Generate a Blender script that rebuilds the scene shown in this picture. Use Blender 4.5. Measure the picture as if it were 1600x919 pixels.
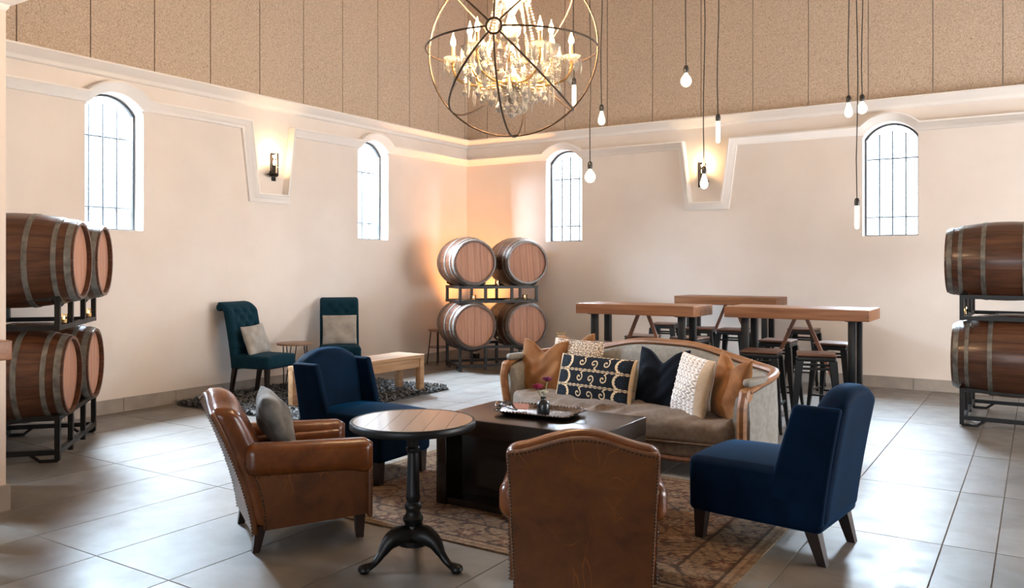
import bpy, bmesh, math, random
import numpy as np
from mathutils import Vector, Matrix
random.seed(7); rng = np.random.default_rng(7)
PI = math.pi
for o in list(bpy.data.objects): bpy.data.objects.remove(o)
S = bpy.context.scene
COL = S.collection

# ---------------------------------------------------------------- camera, light, exposure
cam_d = bpy.data.cameras.new('camera'); cam = bpy.data.objects.new('camera', cam_d); COL.objects.link(cam)
cam.location = (0, 0, 1.45); cam.rotation_euler = (PI/2, 0, 0.5714)
cam_d.sensor_width = 36; cam_d.lens = 28.8; cam_d.shift_y = -46/1600; cam_d.clip_end = 200
S.camera = cam
S.view_settings.view_transform = 'Standard'; S.view_settings.look = 'None'
S.view_settings.gamma = 1; S.view_settings.use_curve_mapping = False
S.view_settings.exposure = 0.62
W = bpy.data.worlds.new('world'); S.world = W; W.use_nodes = True
W.node_tree.nodes['Background'].inputs[0].default_value = (0.86, 0.93, 1.0, 1)
W.node_tree.nodes['Background'].inputs[1].default_value = 4.0
S.cycles.max_bounces = 8; S.cycles.diffuse_bounces = 5; S.cycles.glossy_bounces = 4
S.cycles.transmission_bounces = 6; S.cycles.transparent_max_bounces = 12
S.cycles.caustics_reflective = False; S.cycles.caustics_refractive = False
S.cycles.sample_clamp_indirect = 6.0

XL, YB, XR, YF, ZC = -7.6, 10.5, 5.0, -3.4, 6.2     # room extents
WIN_L = (0.94, 4.64, 8.34)            # window centres along the left wall (y)
WIN_B = (-5.85, -1.47, 2.91)          # window centres along the back wall (x)
def area(name, loc, rot, sx, sy, power, col):
    l = bpy.data.lights.new(name, 'AREA'); l.shape = 'RECTANGLE'; l.size = sx; l.size_y = sy
    l.energy = power; l.color = col
    o = bpy.data.objects.new(name, l); COL.objects.link(o); o.location = loc; o.rotation_euler = rot
    return o
SKY = (0.70, 0.85, 1.0)
def sky_light(loc, to, sx, sy, power, col):
    o = area('daylight_window', loc, (0, 0, 0), sx, sy, power, col)
    o.rotation_euler = (Vector(to)-Vector(loc)).to_track_quat('-Z', 'Y').to_euler(); return o
for y in WIN_L: sky_light((XL-1.5, y, 4.0), (XL+1.0, y, 1.3), 2.0, 2.0, 5000, SKY)
for x in WIN_B: sky_light((x, YB+1.5, 4.0), (x, YB-1.0, 1.3), 2.0, 2.0, 1600, SKY)
area('daylight_right_doors', (XR+0.5, 7.4, 1.3), (0, PI/2, 0), 2.6, 4.4, 520, (1.0, 0.94, 0.89))
area('front_fill_light', (-0.6, YF-0.5, 1.3), (PI/2, 0, 0), 4.4, 2.6, 22, (1.0, 0.90, 0.80))  # weak fill added behind the camera, through unseen invented doors

# ---------------------------------------------------------------- materials
MATS = {}
def newmat(name):
    m = bpy.data.materials.new(name); m.use_nodes = True; MATS[name] = m
    nt = m.node_tree; return m, nt, nt.nodes['Principled BSDF']
def N(nt, t, **kw):
    n = nt.nodes.new(t)
    for k, v in kw.items():
        if k in n.inputs: n.inputs[k].default_value = v
        else: setattr(n, k, v)
    return n
def ramp(nt, fac, stops):
    r = nt.nodes.new('ShaderNodeValToRGB'); e = r.color_ramp.elements
    while len(e) < len(stops): e.new(0.5)
    for i, (p, c) in enumerate(stops):
        e[i].position = p; e[i].color = (*c, 1)
    nt.links.new(fac, r.inputs[0]); return r.outputs[0]
def coords(nt, scale=(1, 1, 1), rand=False):
    tc = nt.nodes.new('ShaderNodeTexCoord'); mp = nt.nodes.new('ShaderNodeMapping')
    mp.inputs['Scale'].default_value = scale
    nt.links.new(tc.outputs['Object'], mp.inputs['Vector'])
    if rand:
        oi = nt.nodes.new('ShaderNodeObjectInfo'); mu = N(nt, 'ShaderNodeMath', operation='MULTIPLY'); mu.inputs[1].default_value = 37
        nt.links.new(oi.outputs['Random'], mu.inputs[0]); nt.links.new(mu.outputs[0], mp.inputs['Location'])
    return mp.outputs[0]
def bump(nt, b, h, strength, dist=0.01):
    bn = nt.nodes.new('ShaderNodeBump'); bn.inputs['Strength'].default_value = strength; bn.inputs['Distance'].default_value = dist
    nt.links.new(h, bn.inputs['Height']); nt.links.new(bn.outputs[0], b.inputs['Normal'])
def plain(name, c, rough=0.5, metal=0.0, spec=0.5, c2=None, scale=8, detail=4, bmp=0, bscale=None, bdist=0.01, sheen=0, sheen_tint=(1,1,1), coat=0, lo=0.35, hi=0.65, aniso=(1,1,1), rand=True):
    m, nt, b = newmat(name)
    b.inputs['Base Color'].default_value = (*c, 1); b.inputs['Roughness'].default_value = rough
    b.inputs['Metallic'].default_value = metal; b.inputs['Specular IOR Level'].default_value = spec
    if sheen: b.inputs['Sheen Weight'].default_value = sheen; b.inputs['Sheen Tint'].default_value = (*sheen_tint, 1); b.inputs['Sheen Roughness'].default_value = 0.35
    if coat: b.inputs['Coat Weight'].default_value = coat; b.inputs['Coat Roughness'].default_value = 0.15
    if c2 or bmp:
        v = coords(nt, aniso, rand)
    if c2:
        n = N(nt, 'ShaderNodeTexNoise', Scale=scale, Detail=detail); nt.links.new(v, n.inputs['Vector'])
        nt.links.new(ramp(nt, n.outputs['Fac'], [(lo, c), (hi, c2)]), b.inputs['Base Color'])
    if bmp:
        n2 = N(nt, 'ShaderNodeTexNoise', Scale=bscale or scale*4, Detail=5); nt.links.new(v, n2.inputs['Vector'])
        bump(nt, b, n2.outputs['Fac'], bmp, bdist)
    return m
def wood(name, stops, axis='X', scale=14, rough=0.45, spec=0.5, bmp=0.15, stretch=0.07, coat=0):
    m, nt, b = newmat(name)
    sc = [1, 1, 1]; sc['XYZ'.index(axis)] = stretch
    v = coords(nt, sc, True)
    n = N(nt, 'ShaderNodeTexNoise', Scale=scale, Detail=7, Roughness=0.6, Distortion=0.6); nt.links.new(v, n.inputs['Vector'])
    nt.links.new(ramp(nt, n.outputs['Fac'], stops), b.inputs['Base Color'])
    n2 = N(nt, 'ShaderNodeTexNoise', Scale=scale*5, Detail=4); nt.links.new(v, n2.inputs['Vector'])
    bump(nt, b, n2.outputs['Fac'], bmp, 0.004)
    b.inputs['Roughness'].default_value = rough; b.inputs['Specular IOR Level'].default_value = spec
    if coat: b.inputs['Coat Weight'].default_value = coat; b.inputs['Coat Roughness'].default_value = 0.12
    return m
def emit(name, c, s):
    m, nt, b = newmat(name)
    b.inputs['Base Color'].default_value = (*c, 1); b.inputs['Emission Color'].default_value = (*c, 1); b.inputs['Emission Strength'].default_value = s
    return m
def clear(name, c=(1, 1, 1), gloss=0.12, rough=0.03):
    m, nt, b = newmat(name); nt.nodes.remove(b)
    t = N(nt, 'ShaderNodeBsdfTransparent'); t.inputs[0].default_value = (*c, 1)
    g = N(nt, 'ShaderNodeBsdfGlossy'); g.inputs['Roughness'].default_value = rough
    lw = N(nt, 'ShaderNodeLayerWeight'); lw.inputs['Blend'].default_value = gloss
    mx = N(nt, 'ShaderNodeMixShader'); nt.links.new(lw.outputs['Fresnel'], mx.inputs[0]); nt.links.new(t.outputs[0], mx.inputs[1]); nt.links.new(g.outputs[0], mx.inputs[2])
    nt.links.new(mx.outputs[0], nt.nodes['Material Output'].inputs[0]); return m
def vcol(name, rough=0.85, sheen=0.0, bmp=0.3, bscale=300, var=0.25):
    m, nt, b = newmat(name)
    a = N(nt, 'ShaderNodeAttribute', attribute_name='Col')
    v = coords(nt, (1, 1, 1)); n = N(nt, 'ShaderNodeTexNoise', Scale=40, Detail=6); nt.links.new(v, n.inputs['Vector'])
    r = ramp(nt, n.outputs['Fac'], [(0.3, (1-var,)*3), (0.7, (1+var*0.3,)*3)])
    mx = N(nt, 'ShaderNodeMix', data_type='RGBA', blend_type='MULTIPLY'); mx.inputs[0].default_value = 1
    nt.links.new(a.outputs['Color'], mx.inputs[6]); nt.links.new(r, mx.inputs[7]); nt.links.new(mx.outputs[2], b.inputs['Base Color'])
    n2 = N(nt, 'ShaderNodeTexNoise', Scale=bscale, Detail=3); nt.links.new(v, n2.inputs['Vector']); bump(nt, b, n2.outputs['Fac'], bmp, 0.004)
    b.inputs['Roughness'].default_value = rough; b.inputs['Specular IOR Level'].default_value = 0.2
    if sheen: b.inputs['Sheen Weight'].default_value = sheen
    return m

plain('plaster', (0.745, 0.675, 0.615), 0.85, spec=0.2, c2=(0.79, 0.725, 0.67), scale=1.6, bmp=0.12, bscale=60, bdist=0.006, rand=False)
plain('stucco_trim', (0.84, 0.80, 0.76), 0.7, spec=0.25, bmp=0.06, bscale=50)
plain('ceiling_paint', (0.55, 0.47, 0.38), 0.9, spec=0.1)
plain('pillar_plaster', (0.74, 0.64, 0.56), 0.8, spec=0.2, bmp=0.08, bscale=60)
def panel_mat():
    m, nt, b = newmat('wood_wool')
    v = coords(nt, (1, 1, 1), True)
    n = N(nt, 'ShaderNodeTexNoise', Scale=75, Detail=3, Roughness=0.7, Distortion=1.8); nt.links.new(v, n.inputs['Vector'])
    nt.links.new(ramp(nt, n.outputs['Fac'], [(0.33, (0.25, 0.18, 0.125)), (0.5, (0.59, 0.47, 0.36)), (0.68, (0.75, 0.63, 0.51))]), b.inputs['Base Color'])
    bump(nt, b, n.outputs['Fac'], 0.6, 0.01); b.inputs['Roughness'].default_value = 0.95; b.inputs['Specular IOR Level'].default_value = 0.1
panel_mat()
def tile_mat():
    m, nt, b = newmat('floor_tile')
    v = coords(nt, (1, 1, 1), True)
    n = N(nt, 'ShaderNodeTexNoise', Scale=2.2, Detail=8, Roughness=0.62, Distortion=0.7); nt.links.new(v, n.inputs['Vector'])
    nt.links.new(ramp(nt, n.outputs['Fac'], [(0.28, (0.10, 0.087, 0.075)), (0.5, (0.148, 0.131, 0.115)), (0.72, (0.195, 0.176, 0.157))]), b.inputs['Base Color'])
    n2 = N(nt, 'ShaderNodeTexNoise', Scale=6, Detail=6); nt.links.new(v, n2.inputs['Vector'])
    nt.links.new(ramp(nt, n2.outputs['Fac'], [(0.3, (0.36,)*3), (0.7, (0.50,)*3)]), b.inputs['Roughness'])
    bump(nt, b, n2.outputs['Fac'], 0.05, 0.01)
    b.inputs['Specular IOR Level'].default_value = 0.8
tile_mat()
plain('grout', (0.20, 0.17, 0.145), 0.9, spec=0.1)
plain('base_tile', (0.30, 0.265, 0.235), 0.5, c2=(0.38, 0.34, 0.30), scale=5, bmp=0.05)
plain('iron_black', (0.003, 0.003, 0.0033), 0.4, spec=0.3)
plain('rack_steel', (0.005, 0.0053, 0.0056), 0.4, spec=0.4, bmp=0.05, bscale=80)
plain('steel_leg', (0.004, 0.005, 0.006), 0.38, spec=0.35)
plain('frame_steel', (0.05, 0.055, 0.06), 0.4, metal=0.4)
plain('hoop_metal', (0.11, 0.105, 0.094), 0.5, metal=0.4, c2=(0.22, 0.212, 0.19), scale=14, bmp=0.08)
wood('stave_wood', [(0.25, (0.026, 0.0085, 0.0035)), (0.5, (0.072, 0.025, 0.0105)), (0.75, (0.13, 0.051, 0.023))], 'Y', 22, 0.38, coat=0.2)
wood('head_wood', [(0.25, (0.36, 0.165, 0.105)), (0.5, (0.46, 0.24, 0.16)), (0.78, (0.54, 0.31, 0.22))], 'Z', 26, 0.55, bmp=0.1)
wood('oak_top', [(0.25, (0.12, 0.042, 0.014)), (0.5, (0.22, 0.088, 0.032)), (0.75, (0.31, 0.145, 0.065))], 'X', 16, 0.42)
wood('brace_wood', [(0.3, (0.10, 0.035, 0.018)), (0.7, (0.22, 0.09, 0.045))], 'Z', 16, 0.45)
wood('stool_wood', [(0.3, (0.05, 0.02, 0.012)), (0.7, (0.13, 0.055, 0.032))], 'X', 18, 0.35)
wood('bench_wood', [(0.25, (0.26, 0.135, 0.06)), (0.5, (0.40, 0.235, 0.12)), (0.75, (0.52, 0.33, 0.185))], 'Y', 14, 0.45)
wood('dark_wood', [(0.3, (0.003, 0.0018, 0.0012)), (0.7, (0.011, 0.005, 0.003))], 'X', 12, 0.26, spec=0.6)
wood('leg_wood', [(0.3, (0.006, 0.003, 0.003)), (0.7, (0.018, 0.008, 0.006))], 'Z', 20, 0.35)
wood('bistro_wood', [(0.28, (0.055, 0.03, 0.018)), (0.5, (0.14, 0.085, 0.055)), (0.75, (0.24, 0.165, 0.115))], 'Y', 13, 0.26, spec=0.6, coat=0.3)
wood('sofa_wood', [(0.25, (0.12, 0.046, 0.015)), (0.5, (0.22, 0.095, 0.034)), (0.75, (0.31, 0.155, 0.066))], 'X', 18, 0.45)
wood('side_wood', [(0.3, (0.16, 0.08, 0.045)), (0.7, (0.30, 0.17, 0.10))], 'X', 14, 0.4)
def leather_mat(name, dark, mid, light, rough, scr):
    m, nt, b = newmat(name)
    v = coords(nt, (1, 1, 1), True)
    n = N(nt, 'ShaderNodeTexNoise', Scale=5, Detail=9, Roughness=0.65, Distortion=0.4); nt.links.new(v, n.inputs['Vector'])
    base = ramp(nt, n.outputs['Fac'], [(0.3, dark), (0.52, mid), (0.75, light)])
    vs = coords(nt, (1.0, 1.0, 0.35), True)
    w = N(nt, 'ShaderNodeTexVoronoi', Scale=7, feature='DISTANCE_TO_EDGE')
    nd = N(nt, 'ShaderNodeTexNoise', Scale=3, Detail=2); nt.links.new(vs, nd.inputs['Vector'])
    mxv = N(nt, 'ShaderNodeMix', data_type='RGBA', blend_type='ADD'); mxv.inputs[0].default_value = 0.6
    nt.links.new(vs, mxv.inputs[6]); nt.links.new(nd.outputs['Color'], mxv.inputs[7]); nt.links.new(mxv.outputs[2], w.inputs['Vector'])
    msk = ramp(nt, w.outputs['Distance'], [(0.0, (1, 1, 1)), (0.018, (0, 0, 0))])
    n3 = N(nt, 'ShaderNodeTexNoise', Scale=4.5, Detail=2); nt.links.new(v, n3.inputs['Vector'])
    m3 = ramp(nt, n3.outputs['Fac'], [(0.50, (0, 0, 0)), (0.62, (scr,)*3)])
    mm = N(nt, 'ShaderNodeMix', data_type='RGBA', blend_type='MULTIPLY'); mm.inputs[0].default_value = 1
    nt.links.new(msk, mm.inputs[6]); nt.links.new(m3, mm.inputs[7])
    fin = N(nt, 'ShaderNodeMix', data_type='RGBA'); nt.links.new(mm.outputs[2], fin.inputs[0]); nt.links.new(base, fin.inputs[6])
    fin.inputs[7].default_value = (light[0]*1.7, light[1]*1.7, light[2]*1.6, 1)
    nt.links.new(fin.outputs[2], b.inputs['Base Color'])
    n2 = N(nt, 'ShaderNodeTexNoise', Scale=160, Detail=3); nt.links.new(v, n2.inputs['Vector']); bump(nt, b, n2.outputs['Fac'], 0.12, 0.003)
    b.inputs['Roughness'].default_value = rough; b.inputs['Specular IOR Level'].default_value = 0.55
leather_mat('leather', (0.055, 0.0135, 0.0022), (0.10, 0.026, 0.0042), (0.16, 0.046, 0.008), 0.27, 0.2)
leather_mat('leather_worn', (0.042, 0.0105, 0.0012), (0.09, 0.0255, 0.0027), (0.145, 0.047, 0.0055), 0.43, 0.9)
plain('stud', (0.03, 0.016, 0.008), 0.5, metal=0.5)
plain('velvet_navy', (0.0002, 0.0048, 0.0155), 0.75, spec=0.06, sheen=0.16, sheen_tint=(0.0, 0.30, 0.8), c2=(0.0004, 0.008, 0.025), scale=6, bmp=0.08, bscale=200)
plain('linen_blue', (0.0025, 0.021, 0.035), 0.85, spec=0.1, sheen=0.06, sheen_tint=(0.2, 0.5, 0.65), c2=(0.005, 0.029, 0.045), scale=60, bmp=0.2, bscale=400)
plain('linen_taupe', (0.15, 0.118, 0.096), 0.9, spec=0.15, sheen=0.08, c2=(0.20, 0.162, 0.135), scale=30, bmp=0.25, bscale=350)
plain('linen_grey', (0.20, 0.19, 0.17), 0.9, spec=0.15, c2=(0.25, 0.24, 0.22), scale=30, bmp=0.25, bscale=350)
plain('pillow_grey', (0.30, 0.28, 0.25), 0.9, spec=0.15, c2=(0.40, 0.37, 0.335), scale=10, bmp=0.3, bscale=120)
plain('pillow_slate', (0.06, 0.06, 0.056), 0.85, spec=0.2, c2=(0.14, 0.135, 0.125), scale=10, bmp=0.3, bscale=90, sheen=0.2)
plain('pillow_caramel', (0.16, 0.066, 0.022), 0.8, spec=0.15, sheen=0.15, sheen_tint=(1, 0.75, 0.5), c2=(0.25, 0.115, 0.046), scale=9, bmp=0.25, bscale=150)
plain('pillow_navy', (0.002, 0.004, 0.009), 0.85, spec=0.12, sheen=0.12, sheen_tint=(0.15, 0.35, 0.6), bmp=0.2, bscale=150)
vcol('embroidery', var=0.15); vcol('print_cotton', var=0.1); vcol('weave', var=0.1)
vcol('rug_pile', rough=0.95, bmp=0.6, bscale=220, var=0.45)
plain('shag', (0.02, 0.02, 0.02), 0.95, spec=0.1, c2=(0.22, 0.215, 0.21), scale=26, lo=0.4, hi=0.7)
plain('brass', (0.42, 0.27, 0.11), 0.35, metal=0.9)
plain('bronze_ring', (0.09, 0.06, 0.04), 0.4, metal=0.7)
plain('gilt', (0.55, 0.33, 0.12), 0.35, metal=0.8)
plain('candle_sleeve', (0.55, 0.36, 0.18), 0.5)
plain('socket_black', (0.015, 0.014, 0.013), 0.4)
plain('cord_black', (0.02, 0.018, 0.016), 0.6)
plain('tray_silver', (0.30, 0.25, 0.22), 0.25, metal=0.9, c2=(0.07, 0.045, 0.035), scale=16, bmp=0.3, bscale=60)
plain('vase_glaze', (0.010, 0.014, 0.016), 0.25, spec=0.6)
plain('petal', (0.36, 0.012, 0.06), 0.6, c2=(0.20, 0.01, 0.05), scale=40)
plain('petal_dark', (0.10, 0.012, 0.05), 0.6, c2=(0.22, 0.03, 0.10), scale=40)
plain('stem_green', (0.22, 0.26, 0.13), 0.6)
plain('bud_cream', (0.62, 0.58, 0.45), 0.7)
plain('card', (0.50, 0.24, 0.18), 0.7)
plain('candle_wax', (0.8, 0.7, 0.5), 0.6)
emit('flame_bulb', (1.0, 0.72, 0.40), 22)
emit('edison_bulb', (1.0, 0.80, 0.55), 3.2)
emit('filament', (1.0, 0.62, 0.25), 30)
emit('sconce_glow', (1.0, 0.76, 0.45), 14)
emit('tealight_flame', (1.0, 0.62, 0.25), 10)
clear('window_glass', (0.97, 0.985, 1.0), 0.08); clear('lamp_glass', (1, 0.97, 0.92), 0.25)
clear('candle_glass', (1, 0.93, 0.82), 0.3)
def crystal_mat():
    m, nt, b = newmat('crystal'); nt.nodes.remove(b)
    tl = N(nt, 'ShaderNodeBsdfTranslucent'); tl.inputs[0].default_value = (1, 0.95, 0.87, 1)
    df = N(nt, 'ShaderNodeBsdfDiffuse'); df.inputs[0].default_value = (0.95, 0.9, 0.82, 1)
    tp = N(nt, 'ShaderNodeBsdfTransparent'); tp.inputs[0].default_value = (1, 0.97, 0.92, 1)
    gl = N(nt, 'ShaderNodeBsdfGlossy'); gl.inputs['Roughness'].default_value = 0.06
    lw = N(nt, 'ShaderNodeLayerWeight'); lw.inputs['Blend'].default_value = 0.4
    m1 = N(nt, 'ShaderNodeMixShader'); m1.inputs[0].default_value = 0.4; m2 = N(nt, 'ShaderNodeMixShader'); m2.inputs[0].default_value = 0.35; m3 = N(nt, 'ShaderNodeMixShader')
    nt.links.new(tl.outputs[0], m1.inputs[1]); nt.links.new(df.outputs[0], m1.inputs[2]); nt.links.new(m1.outputs[0], m2.inputs[1]); nt.links.new(tp.outputs[0], m2.inputs[2])
    nt.links.new(lw.outputs['Fresnel'], m3.inputs[0]); nt.links.new(m2.outputs[0], m3.inputs[1]); nt.links.new(gl.outputs[0], m3.inputs[2])
    nt.links.new(m3.outputs[0], nt.nodes['Material Output'].inputs[0])
crystal_mat()

# ---------------------------------------------------------------- geometry helpers: a shape is (verts, faces)
def T(vf, loc=(0, 0, 0), rot=None, scale=None):
    v, f = vf; M = Matrix.Translation(loc)
    if rot is not None: M = M @ (Matrix.Rotation(rot[2], 4, 'Z') @ Matrix.Rotation(rot[1], 4, 'Y') @ Matrix.Rotation(rot[0], 4, 'X'))
    if scale is not None: M = M @ Matrix.Diagonal((*scale, 1))
    return [tuple(M @ Vector(p)) for p in v], f
def J(*vfs):
    V = []; F = []
    for v, f in vfs:
        k = len(V); V += list(v); F += [tuple(i+k for i in q) for q in f]
    return V, F
def fmap(vf, fn): return [fn(*p) for p in vf[0]], vf[1]
def rbox(sx, sy, sz, r=0.01, seg=2, n=(1, 1, 1), fn=None, c=(0, 0, 0)):
    """box with rounded edges; n = inner subdivisions per axis; fn deforms each point"""
    h = (sx/2, sy/2, sz/2); ax = []
    r = min(r, min(h)*0.999)
    for i in range(3):
        a = []
        for k in range(seg): a.append(-h[i]+r - r*math.tan(PI/4*(1-k/seg)))
        for k in range(n[i]+1): a.append(-(h[i]-r) + 2*(h[i]-r)*k/n[i])
        for k in range(1, seg+1): a.append(h[i]-r + r*math.tan(PI/4*k/seg))
        ax.append(a)
    L = [len(a)-1 for a in ax]; idx = {}; V = []; F = []
    def vid(i, j, k):
        key = (i, j, k)
        if key not in idx:
            p = [ax[0][i], ax[1][j], ax[2][k]]
            q = [max(-(h[t]-r), min(h[t]-r, p[t])) for t in range(3)]
            d = [p[t]-q[t] for t in range(3)]; l = math.sqrt(sum(x*x for x in d))
            if l > 1e-9: p = [q[t]+d[t]/l*r for t in range(3)]
            p = tuple(p[t]+c[t] for t in range(3))
            idx[key] = len(V); V.append(fn(*p) if fn else p)
        return idx[key]
    for k, flip in ((0, 1), (L[2], 0)):
        for i in range(L[0]):
            for j in range(L[1]):
                q = (vid(i, j, k), vid(i+1, j, k), vid(i+1, j+1, k), vid(i, j+1, k)); F.append(q[::-1] if flip else q)
    for j, flip in ((0, 0), (L[1], 1)):
        for i in range(L[0]):
            for k in range(L[2]):
                q = (vid(i, j, k), vid(i+1, j, k), vid(i+1, j, k+1), vid(i, j, k+1)); F.append(q[::-1] if flip else q)
    for i, flip in ((0, 1), (L[0], 0)):
        for j in range(L[1]):
            for k in range(L[2]):
                q = (vid(i, j, k), vid(i, j+1, k), vid(i, j+1, k+1), vid(i, j, k+1)); F.append(q[::-1] if flip else q)
    return V, F
def box(x0, x1, y0, y1, z0, z1):
    V = [(x, y, z) for z in (z0, z1) for y in (y0, y1) for x in (x0, x1)]
    return V, [(0, 2, 3, 1), (4, 5, 7, 6), (0, 1, 5, 4), (2, 6, 7, 3), (0, 4, 6, 2), (1, 3, 7, 5)]
def lathe(prof, n=24, cap=True):
    V = []; F = []
    for r, z in prof:
        for k in range(n): a = 2*PI*k/n; V.append((r*math.cos(a), r*math.sin(a), z))
    for i in range(len(prof)-1):
        for k in range(n):
            a, b = i*n+k, i*n+(k+1) % n; F.append((a, b, b+n, a+n))
    if cap:
        F.append(tuple(range(n))[::-1]); m = (len(prof)-1)*n; F.append(tuple(m+k for k in range(n)))
    return V, F
def loft(rings, closed=False, cap=True):
    V = []; F = []; n = len(rings[0])
    for r in rings: V += [tuple(p) for p in r]
    m = len(rings)
    for i in range(m if closed else m-1):
        i2 = (i+1) % m
        for k in range(n):
            k2 = (k+1) % n; F.append((i*n+k, i*n+k2, i2*n+k2, i2*n+k))
    if cap and not closed:
        F.append(tuple(range(n))[::-1]); F.append(tuple((m-1)*n+k for k in range(n)))
    return V, F
def tube(path, rad, n=8, closed=False, flat=1.0, up=(0, 0, 1)):
    P = [Vector(p) for p in path]; m = len(P); rings = []
    if not isinstance(rad, (list, tuple)): rad = [rad]*m
    prev = None
    for i in range(m):
        a = P[(i-1) % m] if (closed or i > 0) else P[i]; b = P[(i+1) % m] if (closed or i < m-1) else P[i]
        t = (b-a).normalized()
        if prev is None:
            u = Vector(up)
            if abs(u.dot(t)) > 0.95: u = Vector((1, 0, 0)) if abs(t.x) < 0.9 else Vector((0, 1, 0))
            x = t.cross(u).normalized()
        else:
            x = (prev - t*prev.dot(t)).normalized()
        prev = x; y = x.cross(t).normalized()
        rings.append([P[i] + x*(rad[i]*math.cos(2*PI*k/n)) + y*(rad[i]*flat*math.sin(2*PI*k/n)) for k in range(n)])
    return loft(rings, closed)
def beam(a, b, w, d=None, up=(0, 0, 1)):
    """square bar from a to b, w wide, d deep"""
    a = Vector(a); b = Vector(b); t = (b-a).normalized(); u = Vector(up); d = d or w
    if abs(u.dot(t)) > 0.95: u = Vector((0, 1, 0))
    x = t.cross(u).normalized(); y = x.cross(t)
    rings = [[p + x*sx*w/2 + y*sy*d/2 for sx, sy in ((-1, -1), (1, -1), (1, 1), (-1, 1))] for p in (a, b)]
    return loft(rings)
def prism(poly, t, axis='y'):
    """polygon in (a, b) extruded by t, centred"""
    n = len(poly); V = []
    for s in (-t/2, t/2):
        for a, b in poly: V.append((a, s, b) if axis == 'y' else (a, b, s) if axis == 'z' else (s, a, b))
    F = [tuple(range(n)), tuple(range(2*n-1, n-1, -1))]
    for k in range(n): F.append((k, n+k, n+(k+1) % n, (k+1) % n))
    return V, F
def smoothpts(pts, n=8):
    P = [np.array(p, float) for p in pts]; P = [2*P[0]-P[1]] + P + [2*P[-1]-P[-2]]; out = []
    for i in range(1, len(P)-2):
        for k in range(n):
            t = k/n; a, b, c, d = P[i-1:i+3]
            out.append(tuple(0.5*((2*b)+(c-a)*t+(2*a-5*b+4*c-d)*t*t+(3*b-3*c+d-a)*t**3)))
    out.append(tuple(P[-2])); return out
def mesh(name, vf, m, smooth=40, fix=True):
    me = bpy.data.meshes.new(name); me.from_pydata([tuple(p) for p in vf[0]], [], vf[1])
    if fix:
        bm = bmesh.new(); bm.from_mesh(me); bmesh.ops.recalc_face_normals(bm, faces=bm.faces); bm.to_mesh(me); bm.free()
    if smooth:
        me.polygons.foreach_set('use_smooth', [True]*len(me.polygons)); me.set_sharp_from_angle(angle=math.radians(smooth))
    me.materials.append(MATS[m]); me.update(); return me
def obj(name, vf, m=None, parent=None, loc=(0, 0, 0), rot=(0, 0, 0), smooth=40, label=None):
    me = vf if isinstance(vf, bpy.types.Mesh) else mesh(name, vf, m, smooth)
    o = bpy.data.objects.new(name, me); COL.objects.link(o); o.location = loc; o.rotation_euler = rot
    if parent: o.parent = parent
    if label: o['label'] = label
    return o
def tag(o, label, cat, group=None):
    o['label'] = label; o['category'] = cat
    if group: o['group'] = group
    return o
def thing(name, label, cat, loc=(0, 0, 0), rz=0, group=None):
    o = bpy.data.objects.new(name, None); COL.objects.link(o); o.location = loc; o.rotation_euler = (0, 0, rz)
    o.empty_display_size = 0.1
    return tag(o, label, cat, group)
def struct(name, vf, m, parent=None, smooth=40):
    o = obj(name, vf, m, parent, smooth=smooth)
    if not parent: o['kind'] = 'structure'
    return o
def dup(root, label=None, loc=None, rz=None):
    def cp(o, par):
        c = o.copy(); COL.objects.link(c); c.parent = par
        for ch in o.children: cp(ch, c)
        return c
    kids = list(root.children); r = root.copy(); COL.objects.link(r)
    for ch in kids: cp(ch, r)
    if label: r['label'] = label
    if loc is not None: r.location = loc
    if rz is not None: r.rotation_euler = (0, 0, rz)
    return r
def face(dx, dy): return math.atan2(-dx, dy)      # turn local +y to (dx, dy)
def paint(o, cols):
    a = o.data.color_attributes.new('Col', 'FLOAT_COLOR', 'POINT')
    c = np.ones((len(cols), 4), np.float32); c[:, :3] = cols; a.data.foreach_set('color', c.ravel())

# ---------------------------------------------------------------- room shell
R_ARC, Z_ARC, SILL, HW = 0.35, 2.78, 1.79, 0.30     # arched openings
A0 = math.acos(HW/R_ARC)
def arch_pts(c, R=R_ARC, a0=A0, n=14): return [(c - R*math.cos(a0+(PI-2*a0)*k/n), Z_ARC + R*math.sin(a0+(PI-2*a0)*k/n)) for k in range(n+1)]
def wall_with_windows(u0, u1, cs, put, depth=0.2):
    V = []; F = []
    def add(pts, flip=False):
        k = len(V); V.extend(put(*p) for p in pts); F.append(tuple(range(k, k+len(pts))))
    edges = [u0]
    for c in cs: edges += [c-HW, c+HW]
    edges.append(u1)
    for i in range(0, len(edges), 2): add([(edges[i], 0, 0), (edges[i+1], 0, 0), (edges[i+1], ZC, 0), (edges[i], ZC, 0)])
    for c in cs:
        a = arch_pts(c); l, r = c-HW, c+HW
        add([(l, 0, 0), (r, 0, 0), (r, SILL, 0), (l, SILL, 0)])
        for k in range(len(a)-1): add([(a[k][0], a[k][1], 0), (a[k+1][0], a[k+1][1], 0), (a[k+1][0], ZC, 0), (a[k][0], ZC, 0)])
        loop = [(l, SILL)] + a + [(r, SILL)]
        for k in range(len(loop)):
            p, q = loop[k], loop[(k+1) % len(loop)]
            add([(p[0], p[1], 0), (q[0], q[1], 0), (q[0], q[1], -depth), (p[0], p[1], -depth)])
    return V, F
putL = lambda u, z, b: (XL+b, u, z)
putB = lambda u, z, b: (u, YB-b, z)
wl = obj('wall_left', mesh('wall_left', wall_with_windows(YF, YB, WIN_L, putL), 'plaster', 0, False), None); wl['kind'] = 'structure'
wb = obj('wall_back', mesh('wall_back', wall_with_windows(XL, XR, WIN_B, putB), 'plaster', 0, False), None); wb['kind'] = 'structure'
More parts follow.
